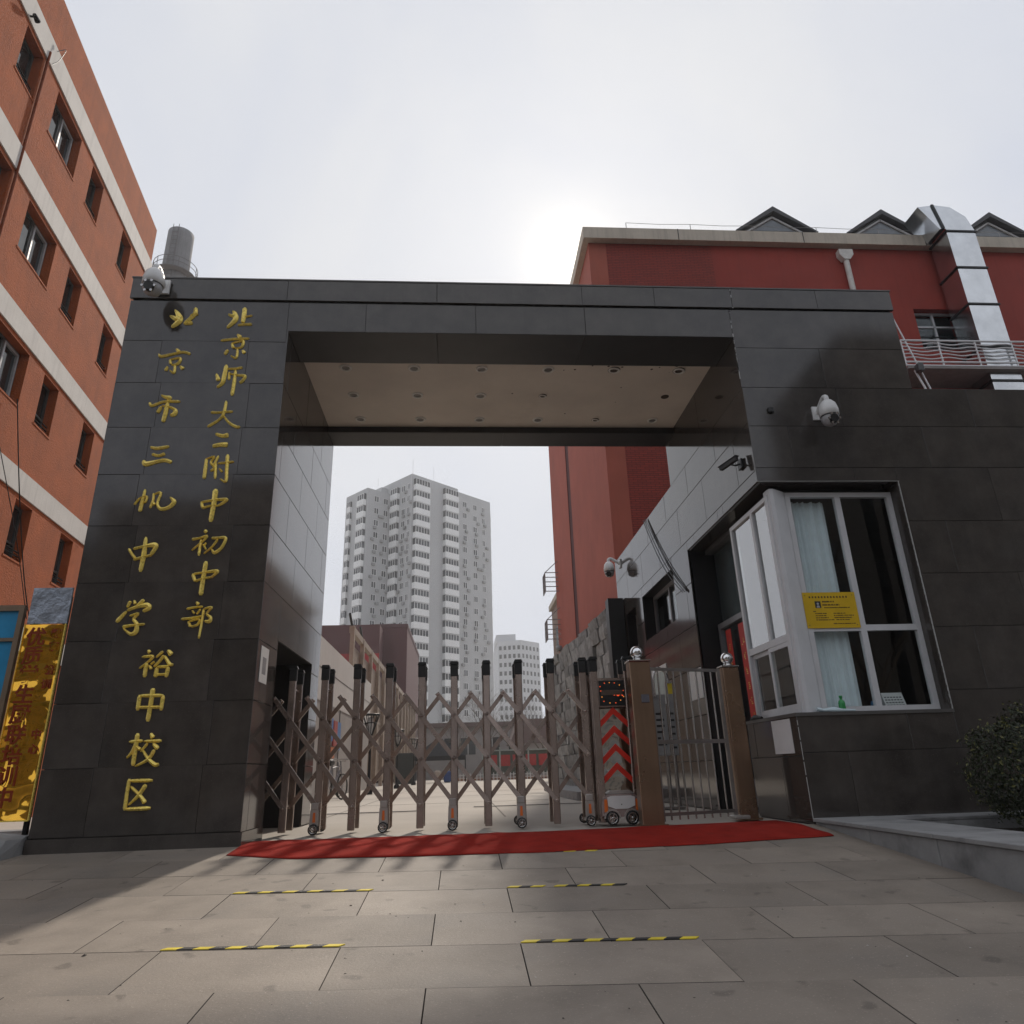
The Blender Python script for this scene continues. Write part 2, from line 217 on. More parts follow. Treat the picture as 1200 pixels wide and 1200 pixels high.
# ------------------------------------------------------------------ mesh helpers (all meshes are laid out in world metres unless a place is given)
ORG = {}
class MB:
    def __init__(s): s.v, s.f, s.mi, s.sm = [], [], [], []
    def face(s, pts, mi=0, smooth=False):
        n = len(s.v); s.v += [tuple(p) for p in pts]; s.f.append(tuple(range(n, n+len(pts)))); s.mi.append(mi); s.sm.append(smooth)
    def mesh(s, vs, fs, mi=0, smooth=False):
        n = len(s.v); s.v += [tuple(p) for p in vs]
        for f in fs: s.f.append(tuple(n+i for i in f)); s.mi.append(mi); s.sm.append(smooth)
    def box(s, x0, x1, y0, y1, z0, z1, mi=0):
        p = [(x, y, z) for z in (z0, z1) for y in (y0, y1) for x in (x0, x1)]
        s.mesh(p, [(0, 2, 3, 1), (4, 5, 7, 6), (0, 1, 5, 4), (2, 6, 7, 3), (0, 4, 6, 2), (1, 3, 7, 5)], mi)
    def fbox(s, F, a0, a1, z0, z1, d0, d1, mi=0):
        """Box in a wall frame F = (origin, along, outward)."""
        p = [F(a, z, d) for z in (z0, z1) for d in (d0, d1) for a in (a0, a1)]
        s.mesh(p, [(0, 2, 3, 1), (4, 5, 7, 6), (0, 1, 5, 4), (2, 6, 7, 3), (0, 4, 6, 2), (1, 3, 7, 5)], mi)
    def bevbox(s, x0, x1, y0, y1, z0, z1, b=0.01, mi=0):
        """Box with its eight corners and twelve edges chamfered."""
        vs, idx = [], {}
        for i, x in ((0, x0), (1, x1)):
            for j, y in ((0, y0), (1, y1)):
                for k, z in ((0, z0), (1, z1)):
                    sx, sy, sz = (1-2*i)*b, (1-2*j)*b, (1-2*k)*b
                    for a in range(3):
                        idx[i, j, k, a] = len(vs); vs.append((x+(sx if a != 0 else 0), y+(sy if a != 1 else 0), z+(sz if a != 2 else 0)))
        fs = []
        c = lambda i, j, k, a: idx[i, j, k, a]
        for i in (0, 1): fs.append([c(i, 0, 0, 0), c(i, 1, 0, 0), c(i, 1, 1, 0), c(i, 0, 1, 0)][::1 if i else -1])
        for j in (0, 1): fs.append([c(0, j, 0, 1), c(0, j, 1, 1), c(1, j, 1, 1), c(1, j, 0, 1)][::1 if j else -1])
        for k in (0, 1): fs.append([c(0, 0, k, 2), c(1, 0, k, 2), c(1, 1, k, 2), c(0, 1, k, 2)][::1 if k else -1])
        for p in (0, 1):
            for q in (0, 1):
                fs.append([c(0, p, q, 1), c(1, p, q, 1), c(1, p, q, 2), c(0, p, q, 2)])
                fs.append([c(p, 0, q, 0), c(p, 1, q, 0), c(p, 1, q, 2), c(p, 0, q, 2)])
                fs.append([c(p, q, 0, 0), c(p, q, 1, 0), c(p, q, 1, 1), c(p, q, 0, 1)])
                for r in (0, 1): pass
        for i in (0, 1):
            for j in (0, 1):
                for k in (0, 1): fs.append([c(i, j, k, 0), c(i, j, k, 1), c(i, j, k, 2)])
        s.mesh(vs, fs, mi)
    def bar(s, a, b, w, d=None, up=(0, 1, 0), mi=0):
        """Square bar from a to b, w wide and d deep."""
        a, b = Vector(a), Vector(b); d = d or w; t = (b-a).normalized(); u = Vector(up); u = (u-u.dot(t)*t)
        if u.length < 1e-4: u = Vector((1, 0, 0))-t.x*t
        u.normalize(); r = t.cross(u); p = []
        for c in (a, b):
            for i, j in ((-1, -1), (1, -1), (1, 1), (-1, 1)): p.append(c+r*(i*w/2)+u*(j*d/2))
        s.mesh(p, [(3, 2, 1, 0), (4, 5, 6, 7), (0, 1, 5, 4), (1, 2, 6, 5), (2, 3, 7, 6), (3, 0, 4, 7)], mi)
    def tube(s, pts, rad, n=8, mi=0, caps=True, smooth=True):
        pts = [Vector(p) for p in pts]; rads = rad if isinstance(rad, (list, tuple)) else [rad]*len(pts); rings = []; u = None; vs = []
        for i, p in enumerate(pts):
            t = (pts[min(i+1, len(pts)-1)]-pts[max(i-1, 0)]).normalized()
            if u is None: u = Vector((0, 0, 1)) if abs(t.z) < 0.9 else Vector((1, 0, 0))
            u = (u-u.dot(t)*t).normalized(); w = t.cross(u)
            for k in range(n): q = 2*math.pi*k/n; vs.append(p+(u*math.cos(q)+w*math.sin(q))*rads[i])
        fs = [(i*n+k, i*n+(k+1) % n, (i+1)*n+(k+1) % n, (i+1)*n+k) for i in range(len(pts)-1) for k in range(n)]
        s.mesh(vs, fs, mi, smooth)
        if caps:
            s.mesh(vs[:n], [tuple(range(n))[::-1]], mi); s.mesh(vs[-n:], [tuple(range(n))], mi)
    def lathe(s, prof, c=(0, 0, 0), axis='Z', n=16, mi=0, smooth=True):
        c = Vector(c); vs = []
        for r, h in prof:
            for k in range(n):
                q = 2*math.pi*k/n; a, b = r*math.cos(q), r*math.sin(q)
                vs.append(c+Vector({'Z': (a, b, h), 'Y': (a, -h, b), 'X': (h, a, b)}[axis]))
        fs = [(i*n+k, i*n+(k+1) % n, (i+1)*n+(k+1) % n, (i+1)*n+k) for i in range(len(prof)-1) for k in range(n)]
        s.mesh(vs, fs, mi, smooth)
    def prism(s, poly, y0, y1, mi=0, plane='xz'):
        f = (lambda a, b, d: (a, d, b)) if plane == 'xz' else ((lambda a, b, d: (d, a, b)) if plane == 'yz' else (lambda a, b, d: (a, b, d)))
        n = len(poly); vs = [f(a, b, y0) for a, b in poly]+[f(a, b, y1) for a, b in poly]
        s.mesh(vs, [tuple(range(n)), tuple(range(2*n-1, n-1, -1))]+[(i, (i+1) % n, n+(i+1) % n, n+i) for i in range(n)], mi)
    def data(s, name, mats):
        me = bpy.data.meshes.new(name); me.from_pydata(s.v, [], s.f)
        for m in (mats if isinstance(mats, (list, tuple)) else [mats]): me.materials.append(m)
        me.polygons.foreach_set('material_index', s.mi); me.polygons.foreach_set('use_smooth', s.sm)
        bm = bmesh.new(); bm.from_mesh(me); bmesh.ops.recalc_face_normals(bm, faces=bm.faces); bm.to_mesh(me); bm.free(); me.update()
        return me

def link(o, parent=None, at=(0, 0, 0)):
    COL.objects.link(o); at = Vector(at); ORG[o.name] = at
    if parent is not None: o.parent = parent; o.location = at-ORG[parent.name]
    else: o.location = at
    return o
def part(name, mb, mats, parent=None, at=(0, 0, 0)):
    return link(bpy.data.objects.new(name, mb if isinstance(mb, bpy.types.Mesh) else mb.data(name, mats)), parent, at)
def tag(o, label, cat=None, group=None):
    o['label'] = label
    if cat: o['category'] = cat
    if group: o['group'] = group
    return o
def thing(name, label, cat, at=(0, 0, 0), group=None):
    return tag(link(bpy.data.objects.new(name, None), None, at), label, cat, group)
def struct(o, kind='structure'): o['kind'] = kind; return o
def frame(o, az=None, along=None, out=None):
    o, a, n = Vector(o), Vector(along), Vector(out)
    return lambda u, z, d=0: o+a*u+n*d+Vector((0, 0, z))
def minus(rects, holes):
    for h in holes:
        out = []
        for a0, a1, z0, z1 in rects:
            b0, b1, y0, y1 = h
            if b0 >= a1 or b1 <= a0 or y0 >= z1 or y1 <= z0: out.append((a0, a1, z0, z1)); continue
            if b0 > a0: out.append((a0, b0, z0, z1))
            if b1 < a1: out.append((b1, a1, z0, z1))
            m0, m1 = max(a0, b0), min(a1, b1)
            if y0 > z0: out.append((m0, m1, z0, y0))
            if y1 < z1: out.append((m0, m1, y1, z1))
        rects = out
    return [r for r in rects if r[1]-r[0] > 0.015 and r[3]-r[2] > 0.015]
def facade(mb, F, a0, a1, z0, z1, holes, depth):
    for h in minus([(a0, a1, z0, z1)], holes): mb.face([F(h[0], h[2]), F(h[1], h[2]), F(h[1], h[3]), F(h[0], h[3])])
    for b0, b1, y0, y1 in holes:
        c = [(b0, y0), (b1, y0), (b1, y1), (b0, y1)]
        for i in range(4):
            p, q = c[i], c[(i+1) % 4]; mb.face([F(*p), F(*q), F(*q, -depth), F(*p, -depth)])
PANELS = {}
def panel(parent, F, r, th=0.02, gap=0.0022, m=None, name='panel'):
    """One cladding slab, hung on its wall a hair out of true like the real ones."""
    a0, a1, z0, z1 = r; mb = MB(); ca, cz = (a0+a1)/2, (z0+z1)/2; o = F(ca, cz)
    w, h = (a1-a0)/2-gap, (z1-z0)/2-gap; t1, t2 = random.uniform(-1, 1)*0.0011, random.uniform(-1, 1)*0.0011
    c = []
    for d in (0, 1):
        for (i, j) in ((-1, -1), (1, -1), (1, 1), (-1, 1)):
            e = 0 if d else 0.0035
            c.append(F(ca+i*(w-(0.0018 if d == 0 else 0)), cz+j*(h-(0.0018 if d == 0 else 0)), (-0.0 if d == 0 else -th)+(i*w*t1+j*h*t2 if d == 0 else 0))-o)
    m_ = [F(ca+i*w, cz+j*h, -0.0018)-o for (i, j) in ((-1, -1), (1, -1), (1, 1), (-1, 1))]
    mb.mesh(c[:4]+m_+c[4:], [(0, 1, 2, 3), (0, 4, 5, 1), (1, 5, 6, 2), (2, 6, 7, 3), (3, 7, 4, 0), (4, 8, 9, 5), (5, 9, 10, 6), (6, 10, 11, 7), (7, 11, 8, 4), (8, 11, 10, 9)])
    return part(name, mb, m or granite, parent, o)
def cells(a0, a1, zs, aw, stagger=0.5, start=0.0):
    out = []
    for k in range(len(zs)-1):
        x = a0-aw+((k % 2)*stagger*aw+start) % aw
        while x < a1:
            p, q = max(x, a0), min(x+aw, a1)
            if q-p > 0.05: out.append((p, q, zs[k], zs[k+1]))
            x += aw
    return out
def spline(pts, n=6):
    """Catmull-Rom through points of any dimension."""
    out = []
    P = [pts[0]]+list(pts)+[pts[-1]]
    for i in range(1, len(P)-2):
        for k in range(n):
            t = k/n; out.append(tuple(0.5*(2*b+(c-a)*t+(2*a-5*b+4*c-d)*t*t+(3*b-a-3*c+d)*t**3) for a, b, c, d in zip(P[i-1], P[i], P[i+1], P[i+2])))
    out.append(tuple(pts[-1])); return out

# ------------------------------------------------------------------ ground, paving
SL = 0.0875
def gz(y): return SL*y if y < 0 else 0.0
g = MB(); prof = [(420, -0.012), (0.02, -0.012), (-0.02, -0.04), (-9.4, -9.4*SL-0.036), (-260, -9.4*SL-0.036)]
for (ya, za), (yb, zb) in zip(prof, prof[1:]): g.face([(-260, ya, za), (260, ya, za), (260, yb, zb), (-260, yb, zb)], 0 if ya > 0.5 else (2 if yb < -10 else 1))
gr = struct(part('ground', g, [concrete, joint_m, asphalt]))
def make_pavement():
    pv = struct(thing('pavement', 'sloping pavement of large grey stone slabs in front of the gate', 'pavement')); del pv['category']
    sk = -0.085; W, H = 0.98, 0.6
    def tile_mesh(y_top=None):
        mb = MB(); b = 0.0015; g2 = 0.0019
        q = [(-W/2+g2, -H/2+g2), (W/2-g2, -H/2+g2), (W/2-g2, H/2-g2), (-W/2+g2, H/2-g2)]
        P = lambda x, y, z: (x, y+sk*x, z+SL*(y+sk*x))
        top = [P(x-b*math.copysign(1, x), y-b*math.copysign(1, y), 0) for x, y in q]; mid = [P(x, y, -0.004) for x, y in q]; bot = [P(x, y, -0.05) for x, y in q]
        mb.mesh(top+mid, [(0, 1, 2, 3)]); mb.mesh(top+mid+bot, [(i, (i+1) % 4, 4+(i+1) % 4, 4+i) for i in range(4)]+[(4+i, 4+(i+1) % 4, 8+(i+1) % 4, 8+i) for i in range(4)], 1)
        return mb.data('paving_slab', [paver_m, joint_m])
    me = tile_mesh()
    for j in range(-2, 14):
        for k in range(-11, 8):
            cx = (-0.67 if j % 2 == 0 else -0.175)+W*k+W/2; cy = -0.79-0.597*j-H/2+sk*(cx+0.18)
            top = cy+H/2+abs(sk)*W/2
            if cx > 4.4: continue
            if top > 0.0:      # slabs cut along the foot of the gate
                if cy-H/2 > -0.12: continue
                mb = MB(); x0, x1 = cx-W/2+0.0035, cx+W/2-0.0035; yb0, yb1 = cy-H/2+sk*(-W/2), cy-H/2+sk*W/2; ye = min(0.012, top)
                t = [(x0, yb0, SL*yb0), (x1, yb1, SL*yb1), (x1, ye, SL*min(ye, 0)), (x0, ye, SL*min(ye, 0))]
                mb.mesh(t+[(a, b, c-0.05) for a, b, c in t], [(0, 1, 2, 3)]+[(i, (i+1) % 4, 4+(i+1) % 4, 4+i) for i in range(4)])
                part('paving_slab', mb, paver_m, pv); continue
            o = part('paving_slab', me, None, pv, (cx, cy, SL*cy+random.uniform(-0.0012, 0.0012)))
            o.rotation_euler = (random.uniform(-1, 1)*0.0015, random.uniform(-1, 1)*0.0012, 0)
make_pavement()

def make_carpet():
    mb = MB(); front = [(-2.13, -0.45), (-1.5, -0.71), (-0.6, -0.80), (0.7, -0.87), (2.2, -0.80), (3.44, -0.66)]; back = [(-2.13, 0.42), (0.86, 0.29), (2.15, 0.45), (3.44, 0.60)]
    def ev(L, x):
        for (a, b), (c, d) in zip(L, L[1:]):
            if x <= c: return b+(d-b)*(x-a)/(c-a)
        return L[-1][1]
    nx, ny = 90, 16; vs = []
    for top in (1, 0):
        for i in range(nx+1):
            x = -2.13+5.57*i/nx; f, b = ev(front, x), ev(back, x); f += 0.004*math.sin(x*5.3)+0.003*math.sin(x*19)
            for j in range(ny+1):
                y = f+(b-f)*j/ny; rip = 0.006*math.sin(x*3.1+y*4)+0.005*math.sin(x*8.3-y*6)+0.004*math.sin(x*21+y*3)
                z = max(gz(y), 0 if y > 0 else SL*y)+(0.008+max(0, rip)*(0.8 if 0 < j < ny else 0.3) if top else 0.002)
                vs.append((x, y, z))
    n = (nx+1)*(ny+1); fs = []
    for i in range(nx):
        for j in range(ny):
            a = i*(ny+1)+j; q = (a, a+ny+1, a+ny+2, a+1); fs.append(q); fs.append(tuple(n+k for k in q[::-1]))
    for i in range(nx):
        for j in (0, ny): a = i*(ny+1)+j; fs.append((a, a+ny+1, n+a+ny+1, n+a))
    for j in range(ny):
        for i in (0, nx): a = i*(ny+1)+j; fs.append((a, a+1, n+a+1, n+a))
    mb.mesh(vs, fs, 0, True)
    tag(part('red_carpet', mb, carpet_m), 'long red carpet laid across the pavement under the gate', 'carpet')
make_carpet()

def tape(x0, x1, j, label, worn=0.0):
    """Yellow and black warning strip stuck along a slab edge."""
    mb = MB(); n = int((x1-x0)/0.082); w = 0.034
    for i in range(n):
        if worn and random.random() < worn: continue
        xa, xb = x0+(x1-x0)*i/n, x0+(x1-x0)*(i+1)/n; p = []
        for z in (0.006, 0.0015):
            for x, dy in ((xa, 0), (xb, 0), (xb+0.03, w), (xa+0.03, w)):
                y = -0.79-0.597*j-0.085*(x+0.18)+dy+0.006; p.append((x, y, gz(y)+z))
        mb.mesh(p, [(0, 1, 2, 3), (4, 5, 6, 7), (0, 1, 5, 4), (1, 2, 6, 5), (2, 3, 7, 6), (3, 0, 4, 7)], i % 2)
    tag(part('warning_tape', mb, [yellow, blackp]), label, 'tape', 'warning strips on the pavement')
tape(-1.66, -0.68, 4, 'bold yellow and black warning strip nearest the camera, left of centre')
tape(0.31, 1.26, 4, 'yellow and black warning strip nearest the camera, right of centre')
tape(-1.64, -0.67, 2, 'worn yellow and black strip, middle one of the left three', 0.15)
tape(0.31, 1.22, 2, 'thin yellow and black strip, middle one of the right three', 0.1)
tape(-1.5, -0.62, 0, 'faded warning strip along the carpet edge, left of centre', 0.3)
tape(0.33, 1.15, 0, 'faded warning strip along the carpet edge, right of centre', 0.35)

def make_kerbs():
    t = thing('planter_kerb', 'grey granite planter kerb rising beside the ramp at right', 'kerb', (3.9, -2, -0.2))
    y = 0.0
    for i in range(7):
        L = [1.0, 0.95, 1.1, 0.9, 1.05, 1.0, 1.0][i]; y0, y1 = y-L, y
        mb = MB(); mb.bevbox(3.60, 3.66, y0+0.004, y1-0.004, gz(y0)-0.08, 0.018, 0.004); part('kerb_stone', mb, kerb_m, t)
        mb = MB(); mb.bevbox(3.575, 4.22, y0+0.003, y1-0.003, 0.021, 0.056, 0.005); part('coping_slab', mb, kerb_m, t)
        y = y0
    for i in range(4):
        mb = MB(); mb.bevbox(4.223+i*1.6, 4.22+(i+1)*1.6-0.003, -0.42, -0.006, 0.021, 0.053, 0.005); part('coping_slab', mb, kerb_m, t)
    mb = MB(); mb.box(4.18, 4.215, -6.9, -0.42, -0.4, 0.02); mb.box(4.215, 10.6, -0.42, -0.38, -0.4, 0.02); part('inner_wall', mb, kerb_m, t)
    mb = MB(); nx, ny = 26, 26; vs = [(4.215+6.2*i/nx, -6.9+6.5*j/ny, -0.06+random.uniform(-1, 1)*0.018) for i in range(nx+1) for j in range(ny+1)]
    mb.mesh(vs, [(i*(ny+1)+j, (i+1)*(ny+1)+j, (i+1)*(ny+1)+j+1, i*(ny+1)+j+1) for i in range(nx) for j in range(ny)], 0, True)
    struct(part('soil', mb, soil_m))
    mb = MB(); mb.prism([(-9.5, -0.15), (-4.45, -0.15), (-4.2, -0.2), (-4.14, -0.05), (-4.14, 0.0), (-4.14, 1.1), (-9.5, 1.1)], -0.2, 0.10, plane='xy')
    o = mb.data('concrete_ramp', kerb_m)
    for v in o.vertices:
        if v.co.z > 0: v.co.z = 0.2 if v.co.x < -4.3 else (0.14 if v.co.y < 0 else 0.16)
    mb2 = MB(); P = [(-9.5, -0.9), (-4.6, -0.72), (-4.22, -0.4), (-4.16, -0.15)]
    Q = [(-9.5, -0.15), (-4.45, -0.15), (-4.2, -0.2), (-4.14, -0.05)]
    for (a, b), (c, d) in zip(zip(P, P[1:]), zip(Q, Q[1:])):
        za = lambda p: (p[0], p[1], gz(p[1])-0.02); zq = lambda p: (p[0], p[1], 0.2 if p[0] < -4.3 else 0.14)
        mb2.face([za(a), za(b), zq(d), zq(c)])
    t2 = thing('concrete_ramp', 'weathered concrete step and ramp edge at the left of the gate', 'step', (-5, 0.2, 0))
    part('step', o, None, t2); part('sloping_edge', mb2, kerb_m, t2)
make_kerbs()

# ------------------------------------------------------------------ school gate
ZR = [0.13, 0.75, 1.37, 2.0, 2.63, 3.28, 3.9, 4.5, 5.1, 5.69, 6.28]
FG = frame((0, 0, 0), along=(1, 0, 0), out=(0, -1, 0))            # front of gate and guard house
FI = frame((3.58, 0, 0), along=(0, 1, 0), out=(-1, 0, 0))         # passage side of the guard house
FL = frame((-2.15, 0, 0), along=(0, 1, 0), out=(1, 0, 0))         # passage side of the left pillar
def make_gate():
    t = thing('school_gate', 'dark polished granite school gate with gold characters on its left pillar', 'gate', (-3.1, 1.6, 0))
    c = MB()
    c.box(-4.10, -2.17, 0.02, 0.8, -0.1, 2.12); c.box(-4.10, -2.17, 2.75, 3.28, -0.1, 2.12); c.box(-4.10, -3.4, 0.8, 2.75, -0.1, 2.12)
    c.box(-4.10, -2.17, 0.02, 3.28, 2.12, 5.87)
    c.box(-4.10, 5.83, 0.02, 0.70, 5.871, 6.56); c.box(-4.10, 5.83, 2.80, 3.28, 5.871, 6.56); c.box(-4.10, 5.83, 0.70, 2.80, 6.02, 6.56)
    c.box(3.60, 5.83, 0.02, 3.28, 5.10, 5.871)
    part('core', c, granite_dk, t)
    mb = MB(); mb.box(-4.13, -2.13, -0.02, 0.018, -0.3, 0.125); mb.box(-2.148, -2.132, 0.019, 0.75, -0.2, 0.123); part('plinth', mb, granite, t)
    for k in range(len(ZR)-1):
        z0, z1 = ZR[k], ZR[k+1]; wob = 0.04*math.sin(k*2.1)
        if k < 9:
            panel(t, FG, (-4.12, -3.62+wob, z0, z1)); panel(t, FG, (-2.58+wob, -2.15, z0, z1))
        else: panel(t, FG, (-4.12, -2.17, z0, z1))
        if k < 9: panel(t, FG, (-3.62+wob, -2.58+wob, z0, z1+0.003), gap=0.0008)
    for r in ((-2.17, -1.2), (-1.2, 0.2), (0.2, 1.62), (1.62, 3.57)): panel(t, FG, (*r, 5.852, 6.28))
    for r in ((3.57, 4.7, 5.1, 5.69), (4.7, 5.85, 5.1, 5.69), (3.57, 5.85, 5.69, 6.28)): panel(t, FG, r)
    FF = frame((0, -0.022, 0), along=(1, 0, 0), out=(0, -1, 0))
    e = [-4.13, -2.2, -0.3, 1.6, 2.57, 3.62, 4.8, 5.86]
    for a, b in zip(e, e[1:]): panel(t, FF, (a, b, 6.30, 6.60), th=0.04, name='fascia_panel')
    mb = MB(); mb.box(-4.14, 5.87, -0.03, 3.30, 6.602, 6.622); part('coping', mb, granite, t)
    # passage side, with the pocket the sliding gate runs into
    for r in minus(cells(0.0, 3.30, [0.0]+ZR[1:8]+[5.1, 5.956], 1.1, 0.5, 0.2), [(0.8, 2.75, -1, 2.12)]): panel(t, FL, r, gap=0.004)
    FO = frame((-4.12, 0, 0), along=(0, 1, 0), out=(-1, 0, 0))
    for r in cells(0.0, 3.30, [0.13]+ZR[1:], 1.1): panel(t, FO, r)
    for r in cells(0.0, 3.30, [5.1, 5.956], 1.65): panel(t, FI, r)
    # underside of the lintel and painted soffit
    FU = lambda a, z, d=0: Vector((a, z, 5.85-d))
    for r in ((-2.15, -0.3, 0.0, 0.70), (-0.3, 1.6, 0.0, 0.70), (1.6, 3.58, 0.0, 0.70), (-2.15, 0.7, 2.80, 3.3), (0.7, 3.58, 2.80, 3.3)): panel(t, FU, r, m=granite_ho)
    mb = MB(); mb.box(-2.15, 3.58, 0.70, 0.715, 5.852, 5.955); mb.box(-2.15, 3.58, 2.785, 2.80, 5.852, 5.955); part('soffit_edge', mb, granite_ho, t)
    mb = MB(); mb.box(-2.15, 3.58, 0.70, 2.80, 5.957, 6.0); sf = part('soffit', mb, soffit_m, t)
    ring = MB(); ring.lathe([(0.056, 0.03), (0.056, -0.006), (0.062, -0.014), (0.080, -0.014), (0.088, 0.0)], n=20); rm = ring.data('downlight', mat('downlight_trim', (0.85, 0.83, 0.78), 0.4))
    hole = MB(); hole.lathe([(0.0, -0.003), (0.054, -0.003)], n=20); hm = hole.data('lamp_inset', mat('lamp_recess', (0.14, 0.125, 0.11), 0.35))  # flat disc, the shade inside the lamp recess put into its colour
    bad = MB(); bad.lathe([(0.0, -0.002), (0.035, -0.003), (0.07, -0.002), (0.088, -0.0015), (0.09, 0.002)], n=18); bm_ = bad.data('downlight', mat('dark_brown_spot', (0.075, 0.055, 0.04), 0.9, var=0.5, scale=30))  # flat dark disc, an empty hole's inner shade put into its colour
    broken = {(0, 4), (0, 5), (1, 5), (1, 3), (2, 4)}
    for r, y in enumerate((1.0, 1.75, 2.52)):
        for k in range(6):
            if (r, k) == (1, 4): continue
            x = -1.6+0.95*k
            o = part('downlight', bm_ if (r, k) in broken else rm, None, t, (x, y, 5.955))
            if (r, k) in broken:
                o['label'] = 'downlight hole without its trim, its inner shade drawn as a dark disc'; o.scale = (0.7, 0.7, 1) if r else (1, 1, 1)
                if (r, k) != (1, 5):
                    part('trim', rm, None, o, (x, y, 5.953)).rotation_euler = (0.12, 0.1, 0)
            else: part('lamp_inset', hm, None, o, (x, y, 5.955))
    chips = MB()
    for i in range(34):
        x = 1.0+2.3*random.random()**0.6; y = 0.74+0.28*random.random()**1.5; s = random.uniform(0.008, 0.03)
        if i > 27: x, y = random.uniform(0.6, 3.3), random.uniform(0.9, 2.6); s *= 0.6
        chips.lathe([(0, -0.0015), (s*0.7, -0.0015), (s, 0.002)], (x, y, 5.956), n=5)
    struct(part('peeled_paint', chips, mat('dark_brown_spot', (0, 0, 0)), t), 'stuff')
    mb = MB()
    for i in range(40):
        z = 5.2+1.4*random.random(); h = random.uniform(0.01, 0.05); x = 3.57 if z < 6.28 else 3.62+random.choice((0, -0.09)); y = -0.0035 if z < 6.28 else -0.026
        mb.box(x-0.004, x+0.004, y-0.002, y+0.003, z, min(z+h, 6.59 if z > 6.28 else 6.27))
    struct(part('white_sealant', mb, paper, t), 'stuff')
    # gilded characters, each a set of ridged brush strokes
    for S in GLYPHS:
        mb = MB()
        for st in S:
            P = spline(st, 5); n = len(P); vs = []
            for i, (x, z, w) in enumerate(P):
                a, b = P[max(i-1, 0)], P[min(i+1, n-1)]; tx, tz = b[0]-a[0], b[1]-a[1]; L = math.hypot(tx, tz) or 1; nx, nz = -tz/L, tx/L
                w = max(w, 15)*0.74*(1 if 0 < i < n-1 else 0.55)
                for q, dd in ((-1, 1), (-0.92, 10), (0, 26), (0.92, 10), (1, 1)): vs.append(((x+nx*w*q)/1000, -dd/1000*(1 if 0 < i < n-1 else 0.7), (z+nz*w*q)/1000))
            fs = [(i*5+k, (i+1)*5+k, (i+1)*5+k+1, i*5+k+1) for i in range(n-1) for k in range(4)]+[(0, 1, 2, 3, 4), tuple(n*5-1-k for k in range(5))]
            mb.mesh(vs, fs)
        xs = [p[0] for st in S for p in st]; zs = [p[1] for st in S for p in st]; c0 = Vector((sum(xs)/len(xs)/1000, 0, min(zs)/1000))
        mb.v = [tuple(Vector(v)-c0) for v in mb.v]
        part('gold_character', mb, gold, t, c0)
    mb = MB(); F = frame((-2.148, 0, 0), along=(0, 1, 0), out=(1, 0, 0)); mb.fbox(F, 0.12, 0.42, 1.57, 1.95, 0.0, 0.004)
    tag(part('paper_notice', mb, paper), 'white paper notice taped inside the left pillar', 'notice')
    mb = MB(); mb.fbox(F, 0.2, 0.34, 1.66, 1.84, 0.004, 0.0052); part('printed_block', mb, mat('grey_print', (0.25, 0.25, 0.26), 0.7), bpy.data.objects['paper_notice'])
make_gate()

